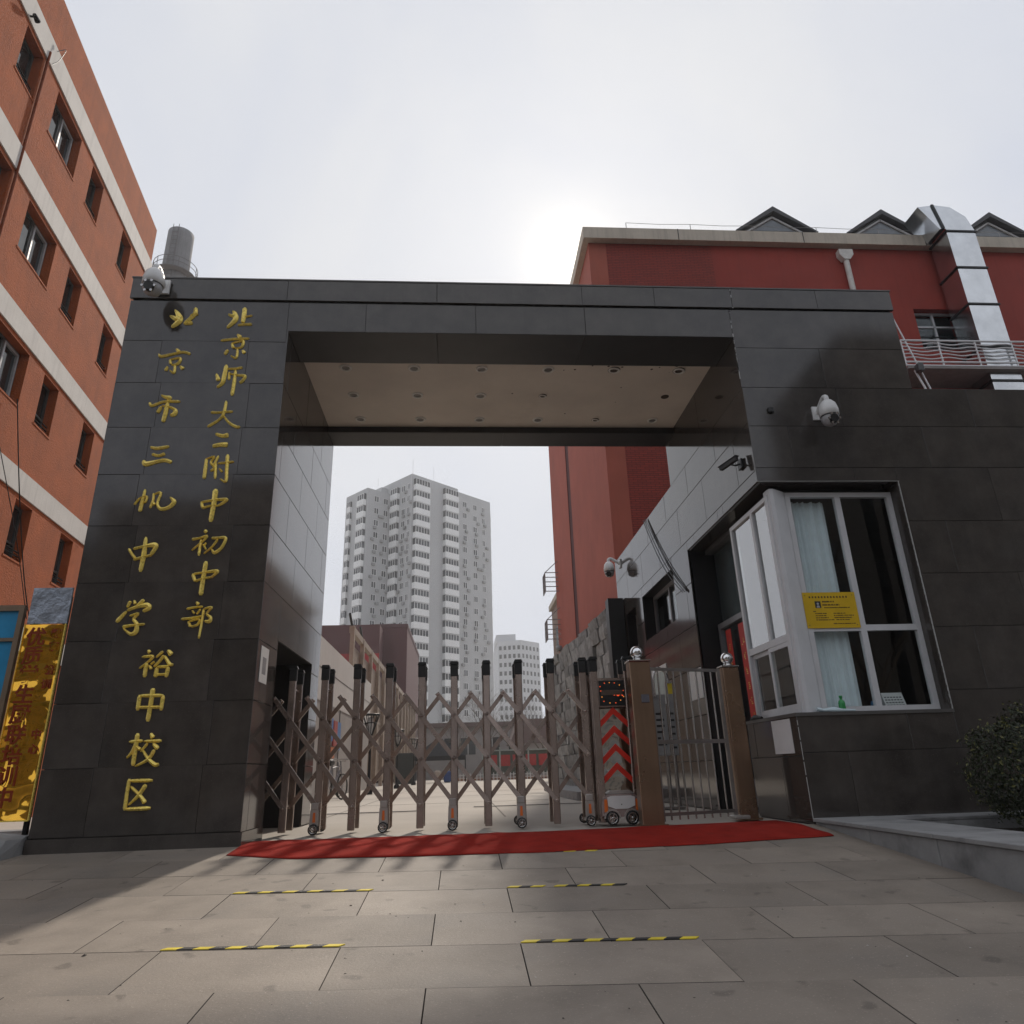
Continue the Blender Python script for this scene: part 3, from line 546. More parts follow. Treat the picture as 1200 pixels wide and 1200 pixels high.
# ------------------------------------------------------------------ guard house with corner bay window
def make_guard_house():
    t = thing('guard_house', 'low dark granite guard house at the right of the gate', 'building', (5, 1, 0))
    c = MB()
    c.box(3.60, 5.35, 0.02, 0.19, -0.3, 1.04); c.box(5.35, 13, 0.02, 0.25, -0.3, 5.07); c.box(3.60, 5.35, 0.02, 0.25, 3.82, 5.07)
    c.box(3.60, 3.80, 0.19, 1.40, -0.2, 1.04); c.box(3.60, 3.82, 0.25, 2.83, 3.82, 5.07)
    c.box(3.86, 13, 7.8, 8.0, 0, 5.07); c.box(12.8, 13, 0.25, 7.8, 0, 5.07); c.box(3.82, 13, 0.25, 7.99, 4.9, 5.06)
    part('core', c, granite_dk, t)
    c = MB(); facade(c, frame((3.605, 0, 0), along=(0, 1, 0), out=(-1, 0, 0)), 2.83, 8.0, 0, 5.07, [(3.7, 5.85, 2.9, 3.76), (6.45, 7.35, 1.0, 3.72)], 0.3)
    c.box(3.62, 4.3, 2.832, 2.95, 0, 3.8); part('side_core', c, granite_dk, t)
    zs = [-0.1, 0.69, 1.30, 2.0, 2.63, 3.28, 3.98, 4.55, 5.1]
    for r in minus(cells(3.58, 13, zs, 1.75, 0.42, 0.5), [(3.5, 5.35, 1.08, 3.8)]): panel(t, FG, r)
    zs = [0, 0.66, 1.30, 2.0, 2.63, 3.28, 3.95, 4.6, 5.1]
    for r in minus(cells(0.0, 8.0, zs, 1.28, 0.5, 0.55), [(-0.1, 1.4, 1.08, 3.8), (1.4, 2.83, -1, 3.8), (3.7, 5.85, 2.9, 3.76), (6.45, 7.35, 1.0, 3.72)]): panel(t, FI, r, gap=0.0045)
    mb = MB(); mb.box(3.57, 5.365, -0.01, 0.0, 3.795, 3.80); mb.box(5.352, 5.36, -0.006, 0.20, 1.07, 3.80)
    for i in range(20): z = 0.02+1.0*i/20; mb.box(3.577, 3.584, -0.004, -0.0015, z, z+random.choice((0.05, 0.05, 0.05, 0.03)))
    for i in range(40): z = 1.08+2.72*i/40; mb.box(5.346, 5.354, -0.005, -0.0015, z, z+random.uniform(0.02, 0.06))
    struct(part('white_sealant', mb, mat('old_sealant', (0.42, 0.42, 0.41), 0.8), t), 'stuff')
    mb = MB(); mb.box(5.335, 5.349, 0.0, 0.26, 1.08, 3.80); mb.box(3.60, 5.335, 0.0, 0.26, 3.785, 3.799); mb.box(3.60, 3.84, 0.26, 2.83, 3.785, 3.799); part('window_reveal', mb, granite, t)
    mb = MB(); mb.prism([(3.565, -0.015), (5.36, -0.015), (5.36, 0.24), (3.82, 0.24), (3.82, 1.42), (3.565, 1.42)], 1.062, 1.098, plane='xy'); part('window_sill', mb, mat('sill_stone', (0.09, 0.085, 0.08), 0.4), t)
    # room behind the glass
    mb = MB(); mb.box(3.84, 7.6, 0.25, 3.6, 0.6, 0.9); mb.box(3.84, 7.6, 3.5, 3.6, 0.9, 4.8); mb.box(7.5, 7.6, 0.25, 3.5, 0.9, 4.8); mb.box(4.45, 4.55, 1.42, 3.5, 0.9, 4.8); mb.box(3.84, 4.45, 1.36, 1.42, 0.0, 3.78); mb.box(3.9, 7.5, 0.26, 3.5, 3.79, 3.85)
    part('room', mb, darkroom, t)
    mb = MB(); mb.box(4.0, 5.5, 0.33, 1.1, 1.10, 1.14); part('desk', mb, mat('desk_wood', (0.16, 0.1, 0.06), 0.5), t)
    # bay window: corner post, two lights to the street, two to the passage
    w = thing_part = link(bpy.data.objects.new('bay_window', None), t, (3.9, 0.2, 1.1))
    mb = MB(); mb.prism([(3.715, 0.10), (3.725, 0.05), (3.77, 0.045), (3.95, 0.15), (3.985, 0.19), (3.985, 0.28), (3.80, 0.28), (3.715, 0.20)], 1.10, 3.72, plane='xy'); part('corner_post', mb, alu_wh, w)
    Ff = frame((0, 0.2, 0), along=(1, 0, 0), out=(0, -1, 0)); Fs = frame((3.735, 0, 0), along=(0, 1, 0), out=(-1, 0, 0))
    def fr(F, a0, a1, z0, z1, wd, name='window_frame', d=0.03):
        mb = MB(); mb.fbox(F, a0, a0+wd, z0, z1, -d, d); mb.fbox(F, a1-wd, a1, z0, z1, -d, d); mb.fbox(F, a0+wd, a1-wd, z0, z0+wd, -d*0.97, d*0.97); mb.fbox(F, a0+wd, a1-wd, z1-wd, z1, -d*0.97, d*0.97)
        return part(name, mb, alu_wh, w)
    def pane(F, a0, a1, z0, z1, d=0.0, m=None):
        mb = MB(); mb.face([F(a0, z0, d), F(a1, z0, d), F(a1, z1, d), F(a0, z1, d)]); part('pane', mb, m or glassd, w)
    fr(Ff, 3.97, 5.34, 1.10, 3.72, 0.062)
    mb = MB(); mb.fbox(Ff, 4.60, 4.67, 1.162, 3.658, -0.028, 0.028); mb.fbox(Ff, 4.032, 4.60, 2.0, 2.07, -0.026, 0.026); mb.fbox(Ff, 4.67, 5.278, 2.0, 2.07, -0.026, 0.026); part('mullion', mb, alu_wh, w)
    for a in ((4.032, 4.60), (4.67, 5.278)):
        for z in ((1.162, 2.0), (2.07, 3.658)): pane(Ff, *a, *z)
    fr(Fs, 0.10, 1.36, 1.10, 3.66, 0.055)
    mb = MB(); mb.fbox(Fs, 0.60, 0.66, 1.98, 3.605, -0.028, 0.028); mb.fbox(Fs, 0.155, 1.305, 1.90, 1.98, -0.026, 0.026); part('mullion', mb, alu_wh, w)
    for a in ((0.155, 0.60), (0.66, 1.305)): pane(Fs, *a, 1.98, 3.605, 0.0, glassr)
    for a0, a1, d in ((0.157, 0.74, 0.012), (0.70, 1.303, -0.02)):
        mb = MB(); wd = 0.05
        mb.fbox(Fs, a0, a0+wd, 1.157, 1.898, d-0.012, d+0.012); mb.fbox(Fs, a1-wd, a1, 1.157, 1.898, d-0.012, d+0.012); mb.fbox(Fs, a0+wd, a1-wd, 1.157, 1.207, d-0.011, d+0.011); mb.fbox(Fs, a0+wd, a1-wd, 1.848, 1.898, d-0.011, d+0.011)
        part('sliding_sash', mb, alu_wh, w); pane(Fs, a0+wd, a1-wd, 1.207, 1.848, d)
    # curtain
    mb = MB(); vs = []; n = 60
    for i in range(n+1):
        a = i/n; x = 4.02+0.50*a; y = 0.30+0.02*math.sin(a*34)+0.012*math.sin(a*71)
        vs += [(x-0.10*0, y, 1.12), (x+0.02*math.sin(a*9), y+0.02, 3.64)]
    mb.mesh(vs, [(2*i, 2*i+2, 2*i+3, 2*i+1) for i in range(n)], 0, True)
    tag(part('curtain', mb, curtain_m), 'pale blue-grey curtain hanging behind the left half of the booth window', 'curtain')
    # windows of the passage wall
    for a0, a1, z0, z1, door in ((3.7, 5.85, 2.9, 3.76, 0), (6.45, 7.35, 1.0, 3.72, 1)):
        F = frame((3.86, 0, 0), along=(0, 1, 0), out=(-1, 0, 0)); mb = MB(); wd = 0.07; m = (a0+a1)/2
        mb.fbox(F, a0, a0+wd, z0, z1, 0, 0.06); mb.fbox(F, a1-wd, a1, z0, z1, 0, 0.06); mb.fbox(F, a0+wd, a1-wd, z0, z0+wd, 0, 0.058); mb.fbox(F, a0+wd, a1-wd, z1-wd, z1, 0, 0.058)
        if not door: mb.fbox(F, m-0.035, m+0.035, z0+wd, z1-wd, 0, 0.056)
        wn = part('window', mb, mat('grey_frame', (0.22, 0.22, 0.23), 0.4), t)
        mb = MB(); mb.fbox(F, a0+wd, a1-wd, z0+wd, z1-wd, 0.02, 0.028); part('pane', mb, glassd, wn)
        mb = MB(); mb.fbox(F, a0, a1, z0, z1, -0.35, -0.30); part('dark_backing', mb, darkroom, wn)  # dark sheet standing in for the unlit room behind the pane
    # doorway
    recess_m = mat('recess_grey', (0.10, 0.10, 0.10), 0.7)
    mb = MB(); mb.box(4.0, 4.03, 1.42, 2.83, 0.0, 3.75); part('door_backing', mb, mat('door_grey', (0.13, 0.13, 0.135), 0.5), t)
    mb = MB(); F = frame((3.98, 0, 0), along=(0, 1, 0), out=(-1, 0, 0)); mb.fbox(F, 1.45, 1.53, 0, 2.6, 0, 0.08); mb.fbox(F, 2.72, 2.80, 0, 2.6, 0, 0.08); mb.fbox(F, 1.53, 2.72, 2.52, 2.6, 0, 0.078); mb.fbox(F, 1.53, 2.72, 0.05, 0.4, 0.0, 0.05)
    d = part('door', mb, mat('grey_frame', (0.2, 0.2, 0.2)), t)
    mb = MB(); mb.fbox(F, 1.53, 2.72, 0.4, 2.52, 0.02, 0.03); part('pane', mb, glassd, d)
    mb = MB(); mb.fbox(F, 1.45, 2.80, 2.62, 3.78, 0.01, 0.03); part('transom_pane', mb, glassd, d)
    mb = MB(); mb.box(3.86, 4.44, 1.42, 2.83, 3.72, 3.78); part('recess_ceiling', mb, recess_m, t); mb = MB(); mb.box(3.82, 4.45, 1.42, 2.83, -0.1, 0.02); part('recess_floor', mb, recess_m, t)
make_guard_house()

# ------------------------------------------------------------------ things on and by the guard house
def flat(name, F, a0, a1, z0, z1, d0, d1, m, label, cat, group=None):
    mb = MB(); mb.fbox(F, a0, a1, z0, z1, d0, d1); return tag(part(name, mb, m), label, cat, group)
def make_booth_things():
    Fy = frame((0, 0.168, 0), along=(1, 0, 0), out=(0, -1, 0))
    s = flat('yellow_sign', Fy, 3.965, 4.60, 2.035, 2.455, 0.0, 0.006, mat('yellow_sign_board', (0.66, 0.42, 0.012), 0.35, var=0.06), 'yellow notice board hung on the corner bay window', 'sign')
    ink = mat('dark_ink', (0.06, 0.035, 0.012), 0.5); mb = MB(); x0 = 3.965
    def dash(a, z, w, h): mb.fbox(Fy, x0+a, x0+a+w, 2.035+z, 2.035+z+h, 0.0061, 0.0072)
    for i in range(13): dash(0.075+i*0.037, 0.352, 0.017, 0.022)
    for a, z, wl in ((0.225, 0.30, 0.15), (0.225, 0.262, 0.21), (0.24, 0.232, 0.3), (0.10, 0.19, 0.03), (0.12, 0.165, 0.13), (0.12, 0.14, 0.12), (0.12, 0.115, 0.14), (0.12, 0.09, 0.22), (0.34, 0.165, 0.14), (0.34, 0.14, 0.23), (0.34, 0.115, 0.2), (0.36, 0.09, 0.16), (0.32, 0.045, 0.26)):
        a2 = a
        while a2 < a+wl: q = random.uniform(0.006, 0.016); dash(a2, z, q, 0.011 if z < 0.24 else 0.018); a2 += q+random.choice((0.003, 0.004, 0.009))
    struct(part('print', mb, ink, s), 'stuff')
    mb = MB(); mb.fbox(Fy, x0+0.135, x0+0.205, 2.27, 2.35, 0.0061, 0.0072); ph = part('photo_square', mb, blackp, s)
    mb = MB(); mb.lathe([(0, 0.0074), (0.014, 0.0074)], (x0+0.17, 0.168, 2.32), 'Y', 12); mb.prism([(x0+0.148, 2.275), (x0+0.192, 2.275), (x0+0.182, 2.30), (x0+0.158, 2.30)], 0.1595, 0.1605); part('portrait', mb, mat('pale_print', (0.4, 0.4, 0.42)), ph)
    mb = MB()
    for a in (0.03, 0.60):
        for z in (0.035, 0.385): mb.lathe([(0, 0.009), (0.006, 0.008), (0.009, 0.0062)], (x0+a, 0.168, 2.035+z), 'Y', 8)
    part('screw', mb, mat('brass', (0.4, 0.28, 0.06), 0.4, metal=0.8), s)
    flat('paper_notice', FI, 0.17, 0.66, 0.69, 1.05, 0.0005, 0.004, paper, 'white paper sheet pasted under the small sliding window', 'notice')
    n = flat('wall_notice', FI, 4.65, 5.75, 1.63, 2.3, 0.003, 0.012, paper, 'wide white notice behind the pedestrian gate, left of two', 'notice')
    mb = MB(); mb.fbox(FI, 4.8, 5.6, 1.72, 2.2, 0.0121, 0.0135); part('printed_area', mb, mat('greenish_print', (0.42, 0.48, 0.46), 0.7), n)
    flat('wall_notice', FI, 2.86, 3.46, 1.54, 1.98, 0.003, 0.012, paper, 'white notice behind the pedestrian gate beside the doorway', 'notice')
    Fd = frame((3.895, 0, 0), along=(0, 1, 0), out=(-1, 0, 0))
    redpap = mat('red_paper', (0.5, 0.025, 0.015), 0.6, var=0.15)
    for a0, lab in ((2.30, 'red paper couplet with gold writing on the far side of the booth door'), (1.80, 'red paper couplet with gold writing on the near side of the booth door')):
        o = flat('door_couplet', Fd, a0, a0+0.2, 0.75, 2.45, 0.0, 0.004, redpap, lab, 'couplet', 'couplets beside the booth door')
        mb = MB()
        for k in range(7):
            z = 0.95+0.2*k
            for q in range(4): a, h = a0+0.05+random.random()*0.06, random.uniform(0.01, 0.09); mb.fbox(Fd, a, a+random.uniform(0.01, 0.05), z+q*0.025, z+q*0.025+0.013, 0.004, 0.0055)
        struct(part('gold_writing', mb, gold, o), 'stuff')
    # sill clutter
    mb = MB(); mb.lathe([(0, 0), (0.034, 0), (0.036, 0.01), (0.036, 0.09), (0.03, 0.115), (0.014, 0.13), (0.013, 0.15), (0.018, 0.152), (0.018, 0.172), (0, 0.174)], (4.16, 0.09, 1.099), n=16)
    tag(part('green_bottle', mb, mat('green_plastic', (0.02, 0.24, 0.06), 0.25)), 'small green plastic bottle on the booth window sill', 'bottle')
    mb = MB(); mb.tube([(3.86, 0.07, 1.135), (3.92, 0.06, 1.12), (4.0, 0.07, 1.12), (4.10, 0.06, 1.115), (4.28, 0.055, 1.112)], [0.02, 0.016, 0.02, 0.02, 0.012], 10); mb.tube([(3.90, 0.10, 1.118), (4.08, 0.11, 1.135), (4.16, 0.05, 1.112)], [0.014, 0.024, 0.012], 8)
    tag(part('crumpled_bag', mb, mat('pale_blue_plastic', (0.55, 0.66, 0.70), 0.4)), 'crumpled pale blue plastic bag lying on the booth sill', 'bag')
    mb = MB(); mb.tube([(3.64, 1.05, 1.115), (3.62, 1.20, 1.13), (3.63, 1.34, 1.12)], [0.02, 0.035, 0.02], 8); tag(part('black_glove', mb, blackp), 'black bundle on the sill under the sliding sash', 'bundle')
    o = tag(part('desk_calendar', (lambda m: (m.prism([(0.36, 1.142), (0.50, 1.142), (0.43, 1.32)], 4.83, 5.08, plane='yz'), m)[1])(MB()), paper), 'white desk calendar standing behind the right booth pane', 'calendar')
    mb = MB()
    for r in range(4):
        for c in range(6): y0, z0 = 0.372+r*0.0125, 1.17+r*0.03; mb.box(4.85+c*0.036, 4.875+c*0.036, y0-0.003, y0+0.004, z0, z0+0.014)
    struct(part('print', mb, mat('grey_print', (0.2, 0.2, 0.2)), o), 'stuff')
    mb = MB(); mb.lathe([(0, 0), (0.04, 0.01), (0.055, 0.05), (0.04, 0.09), (0, 0.10)], (4.74, 0.42, 1.142), n=14); tag(part('blue_pouch', mb, mat('blue_cloth', (0.05, 0.2, 0.42), 0.7)), 'small blue pouch behind the right booth pane', 'pouch')
    mb = MB(); mb.box(4.3, 4.34, 0.55, 0.9, 1.35, 1.85); wb = tag(part('wall_panel', mb, white_pl), 'pale switch panel seen inside through the small sliding window', 'panel')
    mb = MB(); mb.box(4.29, 4.30, 0.64, 0.8, 1.5, 1.72); part('screen', mb, blackp, wb)
    # grey rack with a curved hose behind the pedestrian gate
    t = thing('equipment_rack', 'grey metal equipment rack with looped hose behind the pedestrian gate', 'rack', (3.1, 3.6, 0))
    mb = MB(); mb.bevbox(2.93, 3.17, 3.5, 3.56, 0.75, 1.66, 0.01); mb.bevbox(3.19, 3.30, 3.49, 3.55, 0.75, 1.85, 0.01); part('backboard', mb, mat('grey_powder_coat', (0.30, 0.30, 0.30), 0.5), t)
    mb = MB()
    for x in (2.96, 3.14, 3.26): mb.box(x-0.012, x+0.012, 3.57, 3.595, 0, 1.5)
    mb.box(2.9, 3.3, 3.45, 3.75, 0, 0.03); part('leg', mb, barsteel, t)
    mb = MB(); mb.tube(spline([(3.0, 3.48, 1.62), (3.0, 3.47, 1.9), (3.08, 3.47, 2.06), (3.2, 3.47, 1.98), (3.23, 3.47, 1.82)], 6), 0.02, 8); part('hose', mb, steel, t)
    mb = MB(); mb.box(3.20, 3.29, 3.485, 3.492, 1.66, 1.82); part('yellow_label', mb, yellow, t)
    mb = MB()
    for k in range(6): mb.box(2.97, 2.97+random.uniform(0.06, 0.16), 3.494, 3.499, 0.9+k*0.09, 0.93+k*0.09); mb.box(3.21, 3.27, 3.484, 3.489, 0.85+k*0.1, 0.88+k*0.1)
    struct(part('print', mb, blackp, t), 'stuff')
    # cables
    mb = MB()
    for k in range(3):
        a, b = (4.9+0.12*k, 5.12), (3.0+0.05*k, 3.3); pts = []
        for i in range(9): q = i/8; y = 4.95+(3.05-4.95)*q; z = 5.1+(3.2-5.1)*q-0.12*math.sin(q*math.pi)*(1+k*0.4); pts.append((3.555-0.012*k, y+0.05*k, z))
        mb.tube(pts, 0.008, 5)
    tag(part('hanging_cables', mb, black_pl), 'thin black cables drooping down the passage wall', 'cable')
make_booth_things()

def dome_camera(at, out, label, s=1.0):
    """Speed dome on a bent arm: plate, arm, shroud, dome, lens."""
    o = Vector(out).normalized(); at = Vector(at); t = thing('dome_camera', label, 'camera', at, 'speed dome cameras')
    side = Vector((0, 0, 1)).cross(o)
    mb = MB(); mb.bar(at, at+o*0.02*s, 0.12*s, 0.16*s, (0, 0, 1)); part('bracket_plate', mb, white_pl, t)
    hd = at+o*0.22*s+Vector((0, 0, 0.02*s))
    mb = MB(); mb.tube(spline([at+o*0.01, at+o*0.08*s+Vector((0, 0, 0.05*s)), at+o*0.17*s+Vector((0, 0, 0.10*s)), at+o*0.22*s+Vector((0, 0, 0.08*s)), hd], 5), 0.028*s, 10); part('arm', mb, white_pl, t)
    mb = MB(); mb.lathe([(0, 0.02*s), (0.05*s, 0.015*s), (0.085*s, -0.03*s), (0.10*s, -0.10*s), (0.10*s, -0.16*s), (0.092*s, -0.165*s)], hd, n=20); part('shroud', mb, white_pl, t)
    mb = MB(); mb.lathe([(0.093*s, -0.150*s), (0.093*s, -0.178*s)], hd, n=20); part('dark_band', mb, black_pl, t)
    mb = MB(); mb.lathe([(0.09*s, -0.17*s), (0.088*s, -0.21*s), (0.07*s, -0.25*s), (0.03*s, -0.275*s), (0, -0.28*s)], hd, n=20); part('dome', mb, mat('dome_grey', (0.42, 0.42, 0.43), 0.3), t)
    lc = hd+Vector((0, 0, -0.215*s)); look = (Vector((0, -1, -0.15))-Vector((0, 0, 0))).normalized() if abs(o.y) > 0.5 else Vector((-0.4, -1, -0.2)).normalized()
    mb = MB(); mb.tube([lc+look*0.05*s, lc+look*0.094*s], [0.05*s, 0.045*s], 14); ln = part('lens', mb, black_pl, t)
    mb = MB()
    for k in range(6):
        q = k*math.pi/3; r_ = look.cross(Vector((0, 0, 1))).normalized(); u_ = r_.cross(look); c = lc+look*0.082*s+(r_*math.cos(q)+u_*math.sin(q))*0.058*s; mb.tube([c, c+look*0.012*s], 0.013*s, 7)
    part('infrared_ring', mb, steel, t)
dome_camera((-3.72, -0.045, 6.44), (0, -1, 0), 'white dome camera fixed high on the left pillar corner', 1.25)
dome_camera((4.50, -0.002, 4.72), (0, -1, 0), 'white dome camera on the front wall above the booth window', 1.15)
dome_camera((3.578, 7.45, 4.92), (-1, 0, 0), 'white dome camera far along the passage wall', 1.2)
def bullet_camera():
    t = thing('bullet_camera', 'black bullet camera on the passage wall above the booth', 'camera', (3.57, 0.55, 4.25))
    mb = MB(); mb.bevbox(3.545, 3.575, 0.30, 0.42, 4.12, 4.25, 0.005); part('bracket_box', mb, black_pl, t)
    mb = MB(); mb.tube(spline([(3.545, 0.36, 4.19), (3.50, 0.37, 4.175), (3.455, 0.40, 4.20)], 5), 0.012, 8); part('arm', mb, black_pl, t)
    dk = mat('dark_grey_metal', (0.06, 0.06, 0.062), 0.4)
    mb = MB(); mb.bar((3.50, 0.30, 4.245), (3.37, 0.54, 4.20), 0.05, 0.048, (0, 0, 1)); b = part('housing', mb, dk, t)
    mb = MB(); mb.bar((3.505, 0.285, 4.278), (3.36, 0.565, 4.228), 0.066, 0.007, (0, 0, 1)); part('sun_hood', mb, dk, b)
    mb = MB(); mb.tube([(3.371, 0.538, 4.201), (3.365, 0.55, 4.199)], 0.019, 12); part('lens', mb, black_pl, b)
bullet_camera()
mb = MB(); mb.bevbox(3.86, 3.93, -0.035, 0.0, 4.73, 4.80, 0.006); tag(part('junction_box', mb, black_pl), 'tiny black junction box on the upper front wall', 'box')

# ------------------------------------------------------------------ retractable gate
def make_sliding_gate():
    t = thing('retractable_gate', 'long bronze retractable lattice gate on small wheels', 'gate', (0, 1, 0))
    yl = lambda x: 1.0-0.06*x; D = 0.36; Wd = 0.385; X = [-2.02+0.385*i for i in range(10)]
    pm = MB(); pm.bevbox(-0.040, 0.040, -0.024, 0.024, 0, 1.68, 0.006); pm.box(-0.028, -0.020, -0.027, -0.024, 0.02, 1.66); pm.box(0.020, 0.028, -0.027, -0.024, 0.02, 1.66); pm = pm.data('post', gatemetal)
    cm = MB(); cm.bevbox(-0.046, 0.046, -0.031, 0.031, 1.655, 1.80, 0.008); cm.prism([(-0.054, 1.80), (0.054, 1.80), (0.04, 1.835), (-0.04, 1.835)], -0.038, 0.038); cm = cm.data('post_cap', black_pl)
    def post(x, y, z=0.03):
        o = part('post', pm, None, t, (x, y, z)); part('post_cap', cm, None, o, (x, y, z)); return o
    xs = X+[X[-1]+0.12]
    for i, x in enumerate(xs):
        post(x, yl(x)); post(x, yl(x)+D)
        mb = MB(); mb.bar((x, yl(x)+0.025, 1.60), (x, yl(x)+D-0.025, 1.60), 0.02, 0.03); mb.bar((x, yl(x)+0.025, 0.30), (x, yl(x)+D-0.025, 0.30), 0.02, 0.03); part('cross_tie', mb, gatemetal, t)
    zp, zl = 1.48, [1.24, 0.76, 0.28]
    def bars(x0, x1, y0, y1, falling):
        """One frame's share of a scissor cell: the bars that fall (front) or rise (back) to the right."""
        m = (x0+x1)/2; ym = (y0+y1)/2
        L = [((m, ym, zp), (x1, y1, zl[0])) if falling else ((m, ym, zp), (x0, y0, zl[0]))]
        L += [((x0, y0, a), (x1, y1, b)) if falling else ((x0, y0, b), (x1, y1, a)) for a, b in zip(zl, zl[1:])]
        for p, q in L:
            dy = -0.034 if falling else 0.034; mb = MB(); P, Q = Vector(p)+Vector((0, dy, 0)), Vector(q)+Vector((0, dy, 0)); e = (Q-P).normalized()*0.02; c = (P+Q)/2
            mb.bar(P-e-c, Q+e-c, 0.05, 0.018)
            for s2 in (-1, 1):
                o2 = (Q-P).normalized().cross(Vector((0, 1, 0)))*0.017*s2+Vector((0, -0.010, 0)); mb.bar(P-e-c+o2, Q+e-c+o2, 0.012, 0.005)
            for s_ in (P, Q): mb.lathe([(0, 0.018), (0.012, 0.016), (0.015, 0.010)], s_-c, 'Y', 8)
            part('lattice_bar', mb, gatemetal, t, c)
    allx = [-2.79, -2.405]+X
    for a, b in zip(allx, allx[1:]):
        bars(a, b, yl(a), yl(b), True); bars(a, b, yl(a)+0.26, yl(b)+0.26, False)
    # wheel feet
    tyre = MB(); tyre.lathe([(0.028, -0.018), (0.05, -0.02), (0.056, -0.012), (0.056, 0.012), (0.05, 0.02), (0.028, 0.018)], axis='Y', n=18); tyre = tyre.data('tyre', rubber)
    hub = MB(); hub.lathe([(0, 0.021), (0.010, 0.023), (0.012, 0.016)], axis='Y', n=10)
    for k in range(5):
        q = k*2*math.pi/5; hub.bar((0.008*math.cos(q), -0.018, 0.008*math.sin(q)), (0.036*math.cos(q), -0.018, 0.036*math.sin(q)), 0.011, 0.006)
    hub.lathe([(0.034, 0.016), (0.036, 0.021), (0.042, 0.020)], axis='Y', n=16); hub = hub.data('rim', steel)
    def wheel(par, x, y, z=0.058):
        o = part('wheel', tyre, None, par, (x, y, z)); part('rim', hub, None, o, (x, y, z))
    for i in (1, 3, 5, 7, 9):
        x = X[i]-0.02; y = yl(X[i])-0.055
        mb = MB(); mb.prism([(x-0.045, 0.26), (x+0.045, 0.26), (x+0.05, 0.10), (x+0.03, 0.075), (x-0.03, 0.075), (x-0.05, 0.10)], y-0.014, y+0.012); mb.bar((x, y, 0.058), (x, y+D+0.10, 0.058), 0.03, 0.03); mb.bevbox(x-0.04, x+0.04, y-0.02, y+0.03, 0.26, 0.33, 0.006)
        f = part('wheel_foot', mb, mat('silver_casting', (0.5, 0.48, 0.46), 0.35, metal=0.8), t)
        mb = MB(); mb.prism([(x-0.012, 0.23), (x+0.012, 0.23), (x+0.016, 0.13), (x-0.016, 0.13)], y-0.018, y-0.0145); part('reflector', mb, orange_p, f)
        wheel(f, x, y-0.035); wheel(f, x, y+D+0.10)
    # head unit
    y0 = 0.86; x0, x1 = 1.60, 1.945
    for x in (x0-0.03, x1+0.03):
        post(x, y0); post(x, y0+0.3)
    mb = MB(); mb.bevbox(x0, x1, y0-0.012, y0+0.29, 1.27, 1.61, 0.008); mb.bevbox(x0, x1, y0+0.02, y0+0.28, 0.31, 1.265, 0.006); part('cabinet', mb, gatemetal, t)
    mb = MB(); mb.bevbox(x0+0.02, x1-0.02, y0-0.02, y0-0.013, 1.29, 1.58, 0.003); sc_ = part('display', mb, black_pl, t)
    led_r, led_a = emit_mat('red_led', (1.0, 0.10, 0.02), 0.9), emit_mat('amber_led', (1.0, 0.35, 0.05), 0.8)
    mb = MB(); P = [(0.07, 0.26), (0.13, 0.265), (0.19, 0.26), (0.25, 0.235), (0.29, 0.17), (0.29, 0.10), (0.02, 0.17), (0.03, 0.10), (0.05, 0.05), (0.12, 0.03), (0.19, 0.03), (0.25, 0.06), (0.015, 0.22)]
    for i, (a, z) in enumerate(P): mb.lathe([(0, 0.0215), (0.006, 0.0205)], (x0+0.02+a*1.0, y0, 1.29+z), 'Y', 7, mi=i % 2)
    for i in range(9): mb.lathe([(0, 0.0215), (0.007, 0.0205)], (x0+0.20+0.012*i, y0, 1.29+0.12+0.008*math.sin(i*1.3)), 'Y', 7, mi=0)
    struct(part('led_dots', mb, [led_r, led_a], sc_), 'stuff')
    mb = MB(); mb.box(x0+0.045, x1-0.045, y0-0.0215, y0-0.0205, 1.41, 1.47); part('display_window', mb, mat('smoked_plastic', (0.10, 0.075, 0.06), 0.2), sc_)
    mb = MB(); mb.box(x0, x1, y0+0.012, y0+0.0195, 0.33, 1.255); part('mirror_panel', mb, mat('mirror_steel', (0.75, 0.73, 0.70), 0.06, metal=1, bump=0.6, bscale=3, bdist=0.05, bdetail=1), t)
    for k in range(4):
        z = 0.50+0.205*k; m = (x0+x1)/2; mb = MB()
        for s in (-1, 1):
            e = x0+0.004 if s < 0 else x1-0.004; mb.prism([(m, z+0.16), (e, z), (e, z-0.076), (m, z+0.082)], y0+0.003, y0+0.0115)
        part('chevron', mb, redp, t)
    mb = MB(); mb.prism([(x0-0.05, 0.10), (x0-0.05, 0.22), (x0-0.03, 0.28), (x0+0.02, 0.325), (x1-0.02, 0.325), (x1+0.03, 0.28), (x1+0.05, 0.22), (x1+0.05, 0.10), (x1-0.02, 0.085), (x0+0.02, 0.085)], y0-0.07, y0+0.36)
    bd = part('drive_body', mb, mat('bronze_lacquer', (0.46, 0.38, 0.36), 0.22, metal=0.6), t)
    mb = MB(); m = (x0+x1)/2; mb.prism([(x0+0.015, 0.29), (x0+0.06, 0.305), (x1-0.06, 0.305), (x1-0.015, 0.29), (x1-0.02, 0.20), (m+0.07, 0.17), (m-0.07, 0.17), (x0+0.02, 0.20)], y0-0.082, y0-0.071); part('front_plate', mb, white_pl, bd)
    mb = MB(); mb.lathe([(0, 0.085), (0.007, 0.083)], (m, y0, 0.215), 'Y', 8); part('keyhole', mb, blackp, bd)
    for x in (x0-0.005, x1+0.005):
        mb = MB(); mb.prism([(x-0.016, 0.27), (x+0.016, 0.27), (x+0.02, 0.14), (x-0.02, 0.14)], y0-0.085, y0-0.0712); part('reflector', mb, orange_p, bd)
